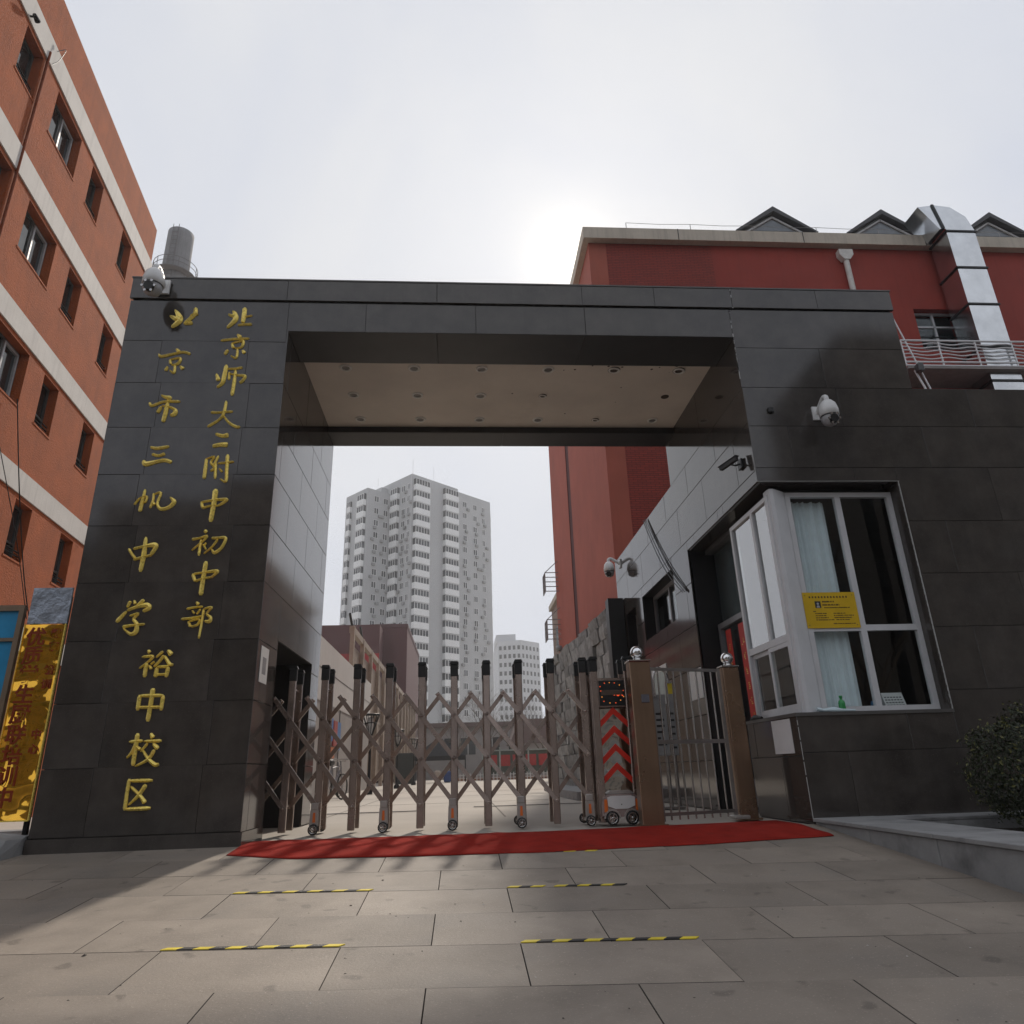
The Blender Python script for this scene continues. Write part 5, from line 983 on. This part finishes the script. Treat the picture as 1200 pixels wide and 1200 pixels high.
# ------------------------------------------------------------------ towers in the distance
def make_tower():
    t = thing('apartment_tower', 'tall grey apartment tower seen through the gate opening', 'tower', (-5, 150, 0))
    A = Vector((-11.25, 142.0, 0)); u = Vector((0.737, 0.675, 0)); v = Vector((-0.675, 0.737, 0)); yaw = math.atan2(u.y, u.x)
    P = lambda a, b, z: A+u*a+v*b+Vector((0, 0, z))
    def block(mb, a0, a1, b0, b1, z0, z1):
        c = [P(a, b, z) for z in (z0, z1) for b in (b0, b1) for a in (a0, a1)]
        mb.mesh(c, [(0, 2, 3, 1), (4, 5, 7, 6), (0, 1, 5, 4), (2, 6, 7, 3), (0, 4, 6, 2), (1, 3, 7, 5)])
    mb = MB(); block(mb, 0, 14.2, 0, 13, 0, 65.7); block(mb, 14.2, 25.2, 0.002, 13, 0, 62.7+2.3); part('main_block', mb, tower_m, t)
    mb = MB(); block(mb, -6.87, 7, 7.5, 16, 0, 62.6); block(mb, -2, 6, 9, 14, 62.6, 64.5); part('wing', mb, tower_m, t)
    mb = MB(); mb.tube([P(1, 1, 65.7), P(1, 1, 70)], 0.03, 4); mb.tube([P(9, 3, 65.7), P(9, 3, 71)], 0.025, 4); mb.tube([P(-3, 9, 64.5), P(-3, 9, 66.5)], 0.03, 4); part('antenna', mb, mat('wire_grey', (0, 0, 0)), t)
    bal = MB(); ac = MB(); fh = 2.9; nfl = 22
    white = mat('tower_window_frame', (0.62, 0.62, 0.62), 0.6)
    def winmesh(w, h, n, proud):
        m = MB(); m.box(-w/2, w/2, -proud, 0.0, 0, h, 0)
        m.box(-w/2, w/2, -proud-0.03, -proud, 0, 0.10, 1); m.box(-w/2, w/2, -proud-0.03, -proud, h-0.1, h, 1)
        for k in range(n+1): x = -w/2+(w-0.12)*k/n; m.box(x, x+0.12, -proud-0.04, -proud, 0.1, h-0.1, 1)
        return m.data('window', [dglass, white])
    bay = winmesh(4.1, 1.45, 5, 0.95); win = winmesh(1.35, 1.5, 2, 0.04); win2 = winmesh(1.0, 1.5, 2, 0.04); sb = winmesh(2.6, 1.45, 3, 0.7); eb = winmesh(1.3, 1.4, 2, 0.5)
    def col(me, side, a, b, ztop, n, w, balc, off=0.0):
        for k in range(n):
            z = ztop-fh*(k+1)+0.75
            if z < 5.5: continue
            loc = P(a, b, z); o = part('window', me, None, t, loc); o.rotation_euler = (0, 0, yaw+(0 if side == 'u' else -math.pi/2))
            if balc:   # solid balcony front under the glazing
                dep = balc
                if side == 'u': c = [P(a+i*w/2, b-j*(dep+0.06), zz) for zz in (z-1.35, z) for j in (0, 1) for i in (-1, 1)]
                else: c = [P(a-j*(dep+0.06), b+i*w/2, zz) for zz in (z-1.35, z) for j in (0, 1) for i in (-1, 1)]
                bal.mesh(c, [(0, 2, 3, 1), (4, 5, 7, 6), (0, 1, 5, 4), (2, 6, 7, 3), (0, 4, 6, 2), (1, 3, 7, 5)])
            elif random.random() < 0.8:
                s = random.choice((-1, 1)); q = 0.35 if random.random() < 0.5 else 0.95
                if side == 'u': c = [P(a+s*q+i*0.4, b-j*0.45, zz) for zz in (z-0.75, z-0.15) for j in (0, 1) for i in (-1, 1)]
                else: c = [P(a-j*0.45, b+s*q+i*0.4, zz) for zz in (z-0.75, z-0.15) for j in (0, 1) for i in (-1, 1)]
                ac.mesh(c, [(0, 2, 3, 1), (4, 5, 7, 6), (0, 1, 5, 4), (2, 6, 7, 3), (0, 4, 6, 2), (1, 3, 7, 5)])
    col(bay, 'u', 2.6, 0, 65.2, nfl, 4.2, 0.95); col(bay, 'u', 11.5, 0, 65.2, nfl, 4.2, 0.95)
    for a in (16.4, 19.8, 22.7): col(win if a < 22 else win2, 'u', a, 0, 63.6, nfl-1, 1.4, 0)
    col(eb, 'u', 25.3, 1.2, 63.6, nfl-1, 1.4, 0.5)
    col(sb, 'v', 0, 5.9, 64.2, nfl, 2.7, 0.7); col(win, 'v', 0, 3.0, 64.2, nfl, 1.4, 0); col(win2, 'v', 0, 1.1, 64.2, nfl, 1.1, 0)
    for a in (-4.3, -1.7): col(win, 'u', a, 7.5, 61.8, nfl-2, 1.4, 0)
    col(sb, 'v', -6.87, 9.2, 61.9, nfl-2, 2.7, 0.7); col(eb, 'v', -6.87, 14.2, 61.6, nfl-2, 1.4, 0.5)
    part('balcony_fronts', bal, tower_b, t)['kind'] = 'stuff'; part('air_conditioners', ac, mat('ac_grey', (0.25, 0.25, 0.25), 0.7), t)['kind'] = 'stuff'
make_tower()
def make_far_tower():
    t = thing('far_apartment_block', 'pale apartment block far behind, right of the tall tower', 'tower', (20, 250, 0))
    mb = MB(); mb.prism([(12.6, 238), (20.5, 236), (27.6, 243), (27, 262), (12, 262)], 0, 43.4, plane='xy'); mb.prism([(12.2, 241), (19, 240), (20, 258), (12, 258)], 43.4, 46.2, plane='xy'); part('wall', mb, far_m, t)
    w = MB()
    for F, L in ((frame((12.6, 238, 0), along=(0.969, -0.245, 0), out=(-0.245, -0.969, 0)), 8.1), (frame((20.5, 236, 0), along=(0.712, 0.702, 0), out=(0.702, -0.712, 0)), 9.9)):
        n = 5
        for k in range(n):
            for f in range(14): a = (k+0.5)*L/n; z = 41.6-2.9*f; w.fbox(F, a-0.45, a+0.45, z-1.4, z, 0.0, 0.08)
    part('window_grid', w, dglass, t)['kind'] = 'stuff'
make_far_tower()

def make_school_blocks():
    t = thing('plum_school_block', 'plum and red school block beyond the white wall at left', 'building', (-10, 58, 0))
    mb = MB(); mb.box(-16, -7.15, 54, 70, 0, 13.0); part('wall', mb, plum, t)
    mb = MB(); mb.box(-16, -7.14, 53.96, 54, 8.6, 10.5); part('red_band', mb, mat('bright_red_paint', (0.30, 0.02, 0.02), 0.7), t)
    mb = MB(); mb.box(-16, -7.14, 53.95, 54, 7.7, 8.59); part('white_band', mb, whitewall, t); mb = MB(); mb.box(-16, -7.14, 53.96, 54, 5.0, 7.69); part('lower_red_wall', mb, mat('bright_red_paint', (0, 0, 0)), t)
    t = thing('plum_hall', 'windowless plum hall in front of the grey tower', 'building', (-6, 60, 0))
    mb = MB(); mb.box(-8.35, -5.0, 57, 75, 0, 13.6); part('wall', mb, plum, t)
    mb = MB(); mb.box(-8.40, -4.95, 56.95, 75, 13.3, 13.62); part('parapet', mb, mat('plum_edge', (0.09, 0.04, 0.042), 0.7), t)
    t = thing('low_school_building', 'low grey building behind the bare trees across the yard', 'building', (3, 74, 0))
    mb = MB(); mb.box(-4, 16, 72, 84, 0, 5.2); part('wall', mb, greywall, t)
    mb = MB(); mb.box(-4.2, 16.2, 71.6, 84, 5.2, 5.7); part('roof', mb, mat('roof_brown', (0.12, 0.08, 0.075), 0.8), t)
    wm = MB(); wm.box(-0.8, 0.8, -0.06, 0, 0, 1.7, 0); wm.box(-0.04, 0.04, -0.1, -0.06, 0, 1.7, 1); wm = wm.data('window', [dglass, whitewall])
    for k in range(7): part('window', wm, None, t, (-2+2.6*k, 72, 2.4))
    t = thing('brown_roof_pavilion', 'brown pitched-roof pavilion across the yard right of centre', 'building', (7, 66, 0))
    mb = MB(); mb.prism([(4.6, 3.1), (10.5, 3.1), (9.2, 5.4), (5.6, 5.4)], 64, 70); part('roof', mb, mat('roof_brown', (0, 0, 0)), t); mb = MB(); mb.box(5, 10, 64.5, 69.5, 0, 3.1); part('wall', mb, greywall, t)
make_school_blocks()
def make_rear_wing():
    t = thing('rear_brick_wing', 'brown brick wing behind the red building, mirrored inside the left pillar', 'building', (10, 34, 0))
    mb = MB(); mb.box(7.0, 16, 23, 46, 0, 12.2); part('wall', mb, mat('brown_render', (0.26, 0.19, 0.15), 0.8, var=0.12, scale=0.5), t)
    wm = MB(); wm.box(-0.05, 0, -0.8, 0.8, 0, 1.7); wm = wm.data('window', dglass)
    for k in range(6):
        for f in range(3): part('window', wm, None, t, (7.0, 25+3.6*k, 1.5+3.6*f))
    mb = MB(); mb.box(6.8, 16.2, 22.8, 46.2, 12.2, 12.6); part('parapet', mb, cream, t)
make_rear_wing()

# ------------------------------------------------------------------ inside the yard
def make_yard():
    t = thing('white_yard_wall', 'white rendered wall receding along the left of the yard', 'wall', (-4.6, 20, 0))
    mb = MB(); mb.box(-4.8, -4.5, 9.0, 28.3, 2.9, 4.86); part('upper_wall', mb, whitewall, t)
    mb = MB(); mb.box(-4.78, -4.52, 9.0, 28.2, 0, 2.9); part('lower_wall', mb, greywall, t)
    mb = MB(); mb.box(-4.503, -4.49, 9.0, 28.3, 3.9, 3.92)
    part('joint_line', mb, mat('dark_joint', (0, 0, 0)), t)
    for k in range(6): 
        mb = MB(); mb.box(-4.515, -4.495, 10+3.2*k, 10.03+3.2*k, 0.0, 2.9); part('rib', mb, mat('dark_joint', (0, 0, 0)), t)
    t = thing('tan_panel_screen', 'long tan panelled screen with posts above the white wall', 'screen', (-5, 45, 0)); pm = MB(); pm.box(-0.09, 0.09, -0.14, 0.14, 0, 6.9); pm = pm.data('post', mat('tan_post', (0.31, 0.245, 0.19), 0.7))
    y = 24.0
    for k in range(14):
        part('post', pm, None, t, (-4.86, y, 0)); L = 3.3
        mb = MB(); mb.box(-4.99, -4.95, y+0.15, y+L-0.15, 0.3, 6.2); part('panel', mb, tan_m, t)
        mb = MB(); mb.box(-4.97, -4.93, y+0.15, y+L-0.15, 3.4, 3.55); part('rail', mb, mat('tan_post', (0, 0, 0)), t)
        y += L
    mb = MB(); mb.box(-5.02, -4.80, 24, y, 6.62, 6.9); part('top_rail', mb, mat('tan_post', (0, 0, 0)), t)
    mb = MB(); mb.tube([(-4.9, 24.0, 6.9), (-4.9, 23.2, 7.3)], 0.06, 6); part('prop', mb, lampblk, t); mb = MB(); mb.tube([(-4.9, 27.3, 6.9), (-4.9, 26.5, 7.35)], 0.06, 6); part('prop', mb, lampblk, t)
    def lamp(x, y, h, label):
        t = thing('basket_lamp', label, 'lamp', (x, y, 0), 'basket lamps along the yard')
        mb = MB(); mb.lathe([(0.14, 0), (0.14, 0.12), (0.06, 0.2), (0.045, 0.9), (0.04, h-0.75), (0.06, h-0.7), (0, h-0.6)], (x, y, 0), n=12); part('pole', mb, lampblk, t)
        mb = MB()
        for k in range(9): q = k*2*math.pi/9; mb.tube([(x+0.05*math.cos(q), y+0.05*math.sin(q), h-0.72), (x+0.30*math.cos(q), y+0.30*math.sin(q), h)], 0.016, 5)
        for r_, z in ((0.30, h), (0.2, h-0.29)): mb.tube([(x+r_*math.cos(k*math.pi/9), y+r_*math.sin(k*math.pi/9), z) for k in range(19)], 0.018, 5)
        part('basket', mb, lampblk, t); mb = MB(); mb.lathe([(0, h+0.02), (0.3, h+0.01), (0.3, h-0.02)], (x, y, 0), n=14); part('lid', mb, lampblk, t)
        mb = MB(); mb.lathe([(0.05, h-0.65), (0.09, h-0.45), (0.09, h-0.12), (0, h-0.06)], (x, y, 0), n=10); part('glass', mb, white_pl, t)
    lamp(-3.2, 18.3, 2.62, 'black basket lamp standing nearest inside the yard'); lamp(-3.05, 27.5, 2.6, 'second black basket lamp further along the yard'); lamp(-2.9, 37.0, 2.6, 'third and farthest black basket lamp in the yard')
    for y0, z0, h, colr, lab in ((17.4, 1.75, 0.75, (0.05, 0.13, 0.36), 'blue wall banner'), (18.3, 1.6, 0.85, (0.35, 0.05, 0.04), 'red wall banner'), (19.0, 1.5, 0.95, (0.06, 0.17, 0.4), 'pale blue wall banner'), (17.9, 1.2, 0.36, (0.5, 0.15, 0.05), 'orange wall poster')):
        mb = MB(); mb.box(-4.515, -4.46, y0, y0+0.7, z0, z0+h); tag(part('wall_banner', mb, mat(lab, colr, 0.6)), lab+' on the grey wall behind the first lamp', 'banner')
    t = thing('roll_up_banner', 'dark blue roll-up banner leaning at the pillar back edge', 'banner', (-2.4, 3.4, 0))
    mb = MB(); mb.prism([(-2.52, 1.2), (-2.2, 1.2), (-2.23, 2.3), (-2.54, 2.38)], 3.34, 3.36); part('cloth', mb, mat('blue_grey_vinyl', (0.11, 0.13, 0.22), 0.5, var=0.3, scale=8), t)
    mb = MB(); mb.tube([(-2.4, 3.38, 0.0), (-2.4, 3.38, 2.45)], 0.015, 6); mb.box(-2.6, -2.15, 3.3, 3.45, 0, 0.03); part('stand', mb, lampblk, t)
    # info board, tent, stage wall at the far end
    t = thing('notice_board', 'green notice board with red panels across the yard', 'notice board', (4.5, 52, 0))
    mb = MB(); mb.box(1.6, 8.0, 52, 52.2, 0.35, 2.15); part('board', mb, mat('board_green', (0.055, 0.07, 0.055), 0.6), t)
    rp = MB(); rp.box(-0.42, 0.42, -0.03, 0, 0, 0.85); rp = rp.data('red_panel', mat('poster_red', (0.36, 0.03, 0.03), 0.6))
    for k in range(6): part('red_panel', rp, None, t, (2.35+1.05*k, 51.99, 1.0))
    mb = MB()
    for x in (1.6, 3.0, 5.3, 7.6): mb.box(x-0.06, x+0.06, 51.9, 52.0, 0, 2.45)
    mb.box(1.6, 8.0, 51.9, 52.0, 2.15, 2.25); part('post', mb, mat('pale_green_metal', (0.3, 0.34, 0.32), 0.5), t)
    t = thing('black_tent', 'black market tent standing at the far side of the yard', 'tent', (-1.9, 46, 0))
    mb = MB(); a, b = (-3.5, 45), (0.2, 48); ap = (-1.7, 46.5, 3.1); cs = [(a[0], a[1], 1.75), (b[0], a[1], 1.75), (b[0], b[1], 1.75), (a[0], b[1], 1.75)]
    for i in range(4): mb.face([cs[i], cs[(i+1) % 4], ap]); p, q = cs[i], cs[(i+1) % 4]; mb.face([p, q, (q[0], q[1], 1.5), (p[0], p[1], 1.5)])
    part('canopy', mb, mat('black_canvas', (0.02, 0.02, 0.022), 0.8), t); mb = MB()
    for c in cs: mb.tube([(c[0], c[1], 0), (c[0], c[1], 1.8)], 0.04, 5)
    part('leg', mb, lampblk, t)
    mb = MB(); mb.bevbox(-4.6, -3.4, 44, 45.2, 0, 2.0, 0.03); tag(part('dark_kiosk', mb, mat('dark_kiosk_green', (0.03, 0.037, 0.035), 0.5)), 'dark cabinet standing left of the black tent', 'kiosk')
    mb = MB(); mb.bevbox(-1.3, -0.8, 44.2, 44.5, 0, 0.75, 0.08); tag(part('blue_bin', mb, mat('bin_blue', (0.03, 0.07, 0.22), 0.5)), 'small blue bin in front of the black tent', 'bin')
    mb = MB(); mb.bevbox(-1.95, -1.5, 44.0, 44.4, 0, 0.8, 0.1); tag(part('pale_sack', mb, mat('sack_pale', (0.45, 0.38, 0.32), 0.8)), 'pale sack in front of the black tent', 'sack')
    mb = MB(); mb.box(-0.5, 9, 50.4, 51.2, 0, 0.22); tag(part('brick_edging', mb, mat('edging_brick', (0.3, 0.15, 0.09), 0.8)), 'low orange brick edging along the far planting bed', 'edging')
    t = thing('picket_fence', 'low pale picket fence in front of the notice board', 'fence', (4, 50.2, 0)); pk = MB(); pk.prism([(-0.03, 0), (0.03, 0), (0.03, 0.5), (0, 0.58), (-0.03, 0.5)], -0.01, 0.01); pk = pk.data('picket', white_pl)
    for k in range(34): part('picket', pk, None, t, (-0.2+0.26*k, 50.2, 0))
    mb = MB(); mb.box(-0.3, 8.5, 50.215, 50.24, 0.15, 0.19); mb.box(-0.3, 8.5, 50.215, 50.24, 0.38, 0.42); part('rail', mb, white_pl, t)
    # gate runway strips in the yard floor
    mb = MB(); mb.box(-4.4, -0.8, 5.6, 5.66, -0.002, 0.012); mb.box(0.2, 3.2, 6.4, 6.46, -0.002, 0.012); struct(part('floor_channel', mb, mat('channel_metal', (0.2, 0.19, 0.18), 0.5)))
    mb = MB()
    for k in range(9): mb.box(-4.4, 3.0, 9.0+4.6*k, 9.025+4.6*k, -0.011, -0.009)
    for x in (-2.2, 0.6): mb.box(x, x+0.025, 3.4, 50, -0.0115, -0.0095)
    struct(part('yard_joints', mb, mat('yard_joint', (0.16, 0.145, 0.125), 0.9)))
    mb = MB(); mb.prism([(2.35, 7.8), (3.3, 7.5), (3.05, 16.4), (2.6, 16.4), (2.3, 10)], -0.005, 0.16, plane='xy'); tag(part('planting_kerb', mb, kerb_m), 'grey kerb at the foot of the split-stone wall', 'kerb')
make_yard()

def make_bicycle(x, y, yaw, label):
    t = thing('bicycle', label, 'bicycle', (x, y, 0)); c, s = math.cos(yaw), math.sin(yaw); T = lambda a, z, d=0: (x+a*c-d*s, y+a*s+d*c, z)
    for a in (-0.52, 0.52):
        mb = MB(); mb.tube([T(a+0.33*math.cos(k*math.pi/12), 0.34+0.33*math.sin(k*math.pi/12)) for k in range(25)], 0.02, 6); w = part('wheel', mb, rubber, t)
        mb = MB()
        for k in range(12): mb.tube([T(a, 0.34), T(a+0.32*math.cos(k*math.pi/6), 0.34+0.32*math.sin(k*math.pi/6))], 0.004, 3)
        part('spokes', mb, steel, w)
    mb = MB()
    for p, q in ((T(-0.52, 0.34), T(-0.05, 0.30)), (T(-0.52, 0.34), T(-0.2, 0.85)), (T(-0.05, 0.30), T(-0.22, 0.95)), (T(-0.05, 0.30), T(0.38, 0.8)), (T(-0.2, 0.82), T(0.36, 0.88)), (T(0.52, 0.34), T(0.34, 1.02))): mb.tube([p, q], 0.018, 6)
    part('frame', mb, mat('bike_grey', (0.25, 0.25, 0.27), 0.35, metal=0.5), t)
    mb = MB(); mb.tube([T(0.28, 1.05, -0.25), T(0.36, 1.06, 0), T(0.28, 1.05, 0.25)], 0.014, 6); part('handlebar', mb, steel, t)
    mb = MB(); mb.tube([T(-0.38, 0.97), T(-0.2, 0.99), T(-0.08, 0.97)], [0.07, 0.06, 0.025], 8); part('saddle', mb, blackp, t)
make_bicycle(-3.5, 13.2, R(75), 'grey bicycle parked by the left yard wall, nearer the gate'); make_bicycle(-3.9, 15.5, R(82), 'grey bicycle parked by the left yard wall, farther from the gate')

def make_tree(x, y, h, seed, label, name='bare_tree', depth=5, spread=0.55, cat='tree', group='bare winter trees'):
    rnd = random.Random(seed); t = thing(name, label, cat, (x, y, -1 if y < -9 else 0), group); tr, tw = MB(), MB()
    z0 = -0.8 if y < -9 else 0
    def grow(p, d, L, r, k):
        pts, rad = [p], [r]; q = p; e = d
        for i in range(3): e = (e+Vector((rnd.uniform(-1, 1), rnd.uniform(-1, 1), rnd.uniform(-0.4, 0.6)))*0.12).normalized(); q = q+e*(L/3); pts.append(q); rad.append(r*(1-0.12*(i+1)))
        (tr if k < 2 else tw).tube(pts, rad, 8 if k < 2 else (5 if k < 4 else 3), caps=False)
        if k >= depth: return
        for i in range(rnd.choice((2, 3, 3)) if k else 4):
            a = rnd.uniform(0, 2*math.pi); nd = (e+Vector((math.cos(a), math.sin(a), rnd.uniform(-0.1, 0.5)))*rnd.uniform(spread*0.7, spread*1.4)).normalized()
            st = pts[rnd.choice((2, 3))]; grow(st, nd, L*rnd.uniform(0.6, 0.82), max(rad[-1]*rnd.uniform(0.5, 0.7), 0.006), k+1)
    grow(Vector((x, y, z0)), Vector((rnd.uniform(-.05, .05), rnd.uniform(-.05, .05), 1)), h*0.33, h*0.021, 0)
    part('trunk', tr, bark, t); part('crown', tw, bark, t)
for i, (x, y, h, lab) in enumerate(((-1.0, 56, 7.5, 'bare tree left of the yard centre, before the low building'), (1.8, 54, 8.5, 'bare tree at the yard centre before the low building'), (4.6, 57, 7.0, 'bare tree behind the notice board, left one'), (7.3, 55, 7.8, 'bare tree behind the notice board, right one'), (-6.2, 33, 9.3, 'bare tree whose twigs show over the white wall'))): make_tree(x, y, h, 5+i, lab)

# ------------------------------------------------------------------ clipped bush in the planter
def make_bush():
    c = Vector((5.38, -0.95, 0.45)); t = thing('round_bush', 'round clipped evergreen bush in the planter at right', 'bush', (5.38, -0.95, -0.05), None); rnd = random.Random(3)
    mb = MB()
    for k in range(7): q = k*0.9; mb.tube([(5.38, -0.95, -0.1), c+Vector((0.12*math.cos(q), 0.12*math.sin(q), -0.2)), c+Vector((0.35*math.cos(q), 0.35*math.sin(q), 0.1+0.2*math.sin(k)))], [0.02, 0.014, 0.006], 5)
    part('stem', mb, bark, t)
    for name, m, cnt, lo in (('foliage', leafm, 9000, 0.55), ('pale_leaves', leafpale, 900, 0.97)):
        mb = MB()
        for i in range(cnt):
            d = Vector((rnd.gauss(0, 1), rnd.gauss(0, 1), rnd.gauss(0, 1))).normalized()
            lump = 1+0.09*math.sin(d.x*6+1)*math.sin(d.y*7)+0.08*math.sin(d.z*8+d.x*5)+0.04*math.sin(d.y*17+d.z*13)
            r = (lo+(1-lo)*rnd.random()**0.4)*lump*(1+rnd.choice((0, 0, 0, 0, 0.13))*rnd.random()); p = c+Vector((d.x*0.56*r, d.y*0.56*r, d.z*0.55*r))
            n = (d+Vector((rnd.gauss(0, 1), rnd.gauss(0, 1), rnd.gauss(0, 1)))*0.55).normalized(); a = n.orthogonal().normalized(); b = n.cross(a); q = rnd.uniform(0, 6.28); a, b = a*math.cos(q)+b*math.sin(q), b*math.cos(q)-a*math.sin(q)
            s = rnd.uniform(0.013, 0.024); mb.face([p-a*s, p+b*s*0.5+n*s*0.15, p+a*s, p-b*s*0.5+n*s*0.15])
        part(name, mb, m, t)['kind'] = 'stuff'
make_bush()

def make_litter():
    rnd = random.Random(8); mb = MB()
    for i in range(240):
        x, y = rnd.uniform(-4.5, 3.5), rnd.uniform(-6.5, -0.9); s = rnd.uniform(0.003, 0.009)*(1 if i < 225 else 2.2); z = gz(y); a = rnd.uniform(0, 6.28)
        mb.mesh([(x+s*math.cos(a+k*1.57)*(1 if k % 2 else 0.6), y+s*math.sin(a+k*1.57)*(1 if k % 2 else 0.6), z+0.001) for k in range(4)]+[(x, y, z+s*0.5)], [(0, 1, 4), (1, 2, 4), (2, 3, 4), (3, 0, 4)], 0 if i % 5 else 1)
    o = part('grit', mb, [mat('grit_dark', (0.07, 0.06, 0.05), 0.9), mat('grit_pale', (0.5, 0.48, 0.45), 0.9)]); struct(tag(o, 'scattered grit and crumbs lying on the pavement slabs'), 'stuff')
make_litter()

# ------------------------------------------------------------------ the street behind the viewer, mirrored in the polished stone
def make_street_side():
    t = thing('opposite_building', 'brown building across the street, seen only mirrored in the granite', 'building', (-12, -40, -0.8))
    mb = MB(); mb.box(-46, -24, -52, -38, -0.9, 15); mb.box(-24, -2, -52, -38.002, -0.9, 18.5); mb.box(-17, -11, -50, -40, 18.5, 21); part('wall', mb, mat('opposite_render', (0.07, 0.058, 0.05), 0.8), t); wm = MB(); wm.box(-0.9, 0.9, 0, 0.06, 0, 1.6); wm = wm.data('window', dglass)
    for k in range(12):
        for f in range(5): part('window', wm, None, t, (-43+3.5*k, -38, 1.5+3.4*f))
    t = thing('opposite_block', 'taller grey block across the street, seen only mirrored in the granite', 'building', (18, -46, -0.8))
    mb = MB(); mb.box(4, 33, -60, -44, -0.9, 22); part('wall', mb, mat('opposite_grey', (0.065, 0.058, 0.052), 0.8), t)
    for k in range(7):
        for f in range(5): part('window', wm, None, t, (6.5+3.8*k, -44, 1.5+3.5*f))
    t = thing('opposite_tower', 'tallest dark block across the street, seen only mirrored at far right', 'building', (60, -46, -0.8))
    mb = MB(); mb.box(34, 100, -60, -44, -0.9, 37); part('wall', mb, mat('opposite_grey', (0, 0, 0)), t)
    for k in range(8):
        for f in range(9): part('window', wm, None, t, (37+3.8*k, -44, 1.5+3.5*f))
    for i, (x, y, h, lab) in enumerate(((-9, -19, 12.5, 'bare street tree mirrored in the left pillar'), (-14, -26, 15, 'tall bare street tree mirrored low in the left pillar'), (7, -17, 12, 'bare street tree mirrored in the booth wall'), (15, -18, 13, 'bare street tree mirrored at the right end of the wall'))): make_tree(x, y, h, 50+i, lab, depth=5)
make_street_side()

# ------------------------------------------------------------------ winter haze
def make_haze():
    mb = MB(); mb.box(-300, 300, -300, 440, -2.0, 80); m = bpy.data.materials.new('haze_air'); m.use_nodes = True; nt = m.node_tree; nt.nodes.remove(nt.nodes['Principled BSDF'])
    v = nt.nodes.new('ShaderNodeVolumePrincipled'); v.inputs['Color'].default_value = (0.9, 0.92, 0.95, 1); v.inputs['Density'].default_value = 0.0009; v.inputs['Anisotropy'].default_value = 0.3
    nt.links.new(v.outputs[0], nt.nodes['Material Output'].inputs['Volume'])
    struct(part('haze', mb, m), 'stuff')
make_haze()
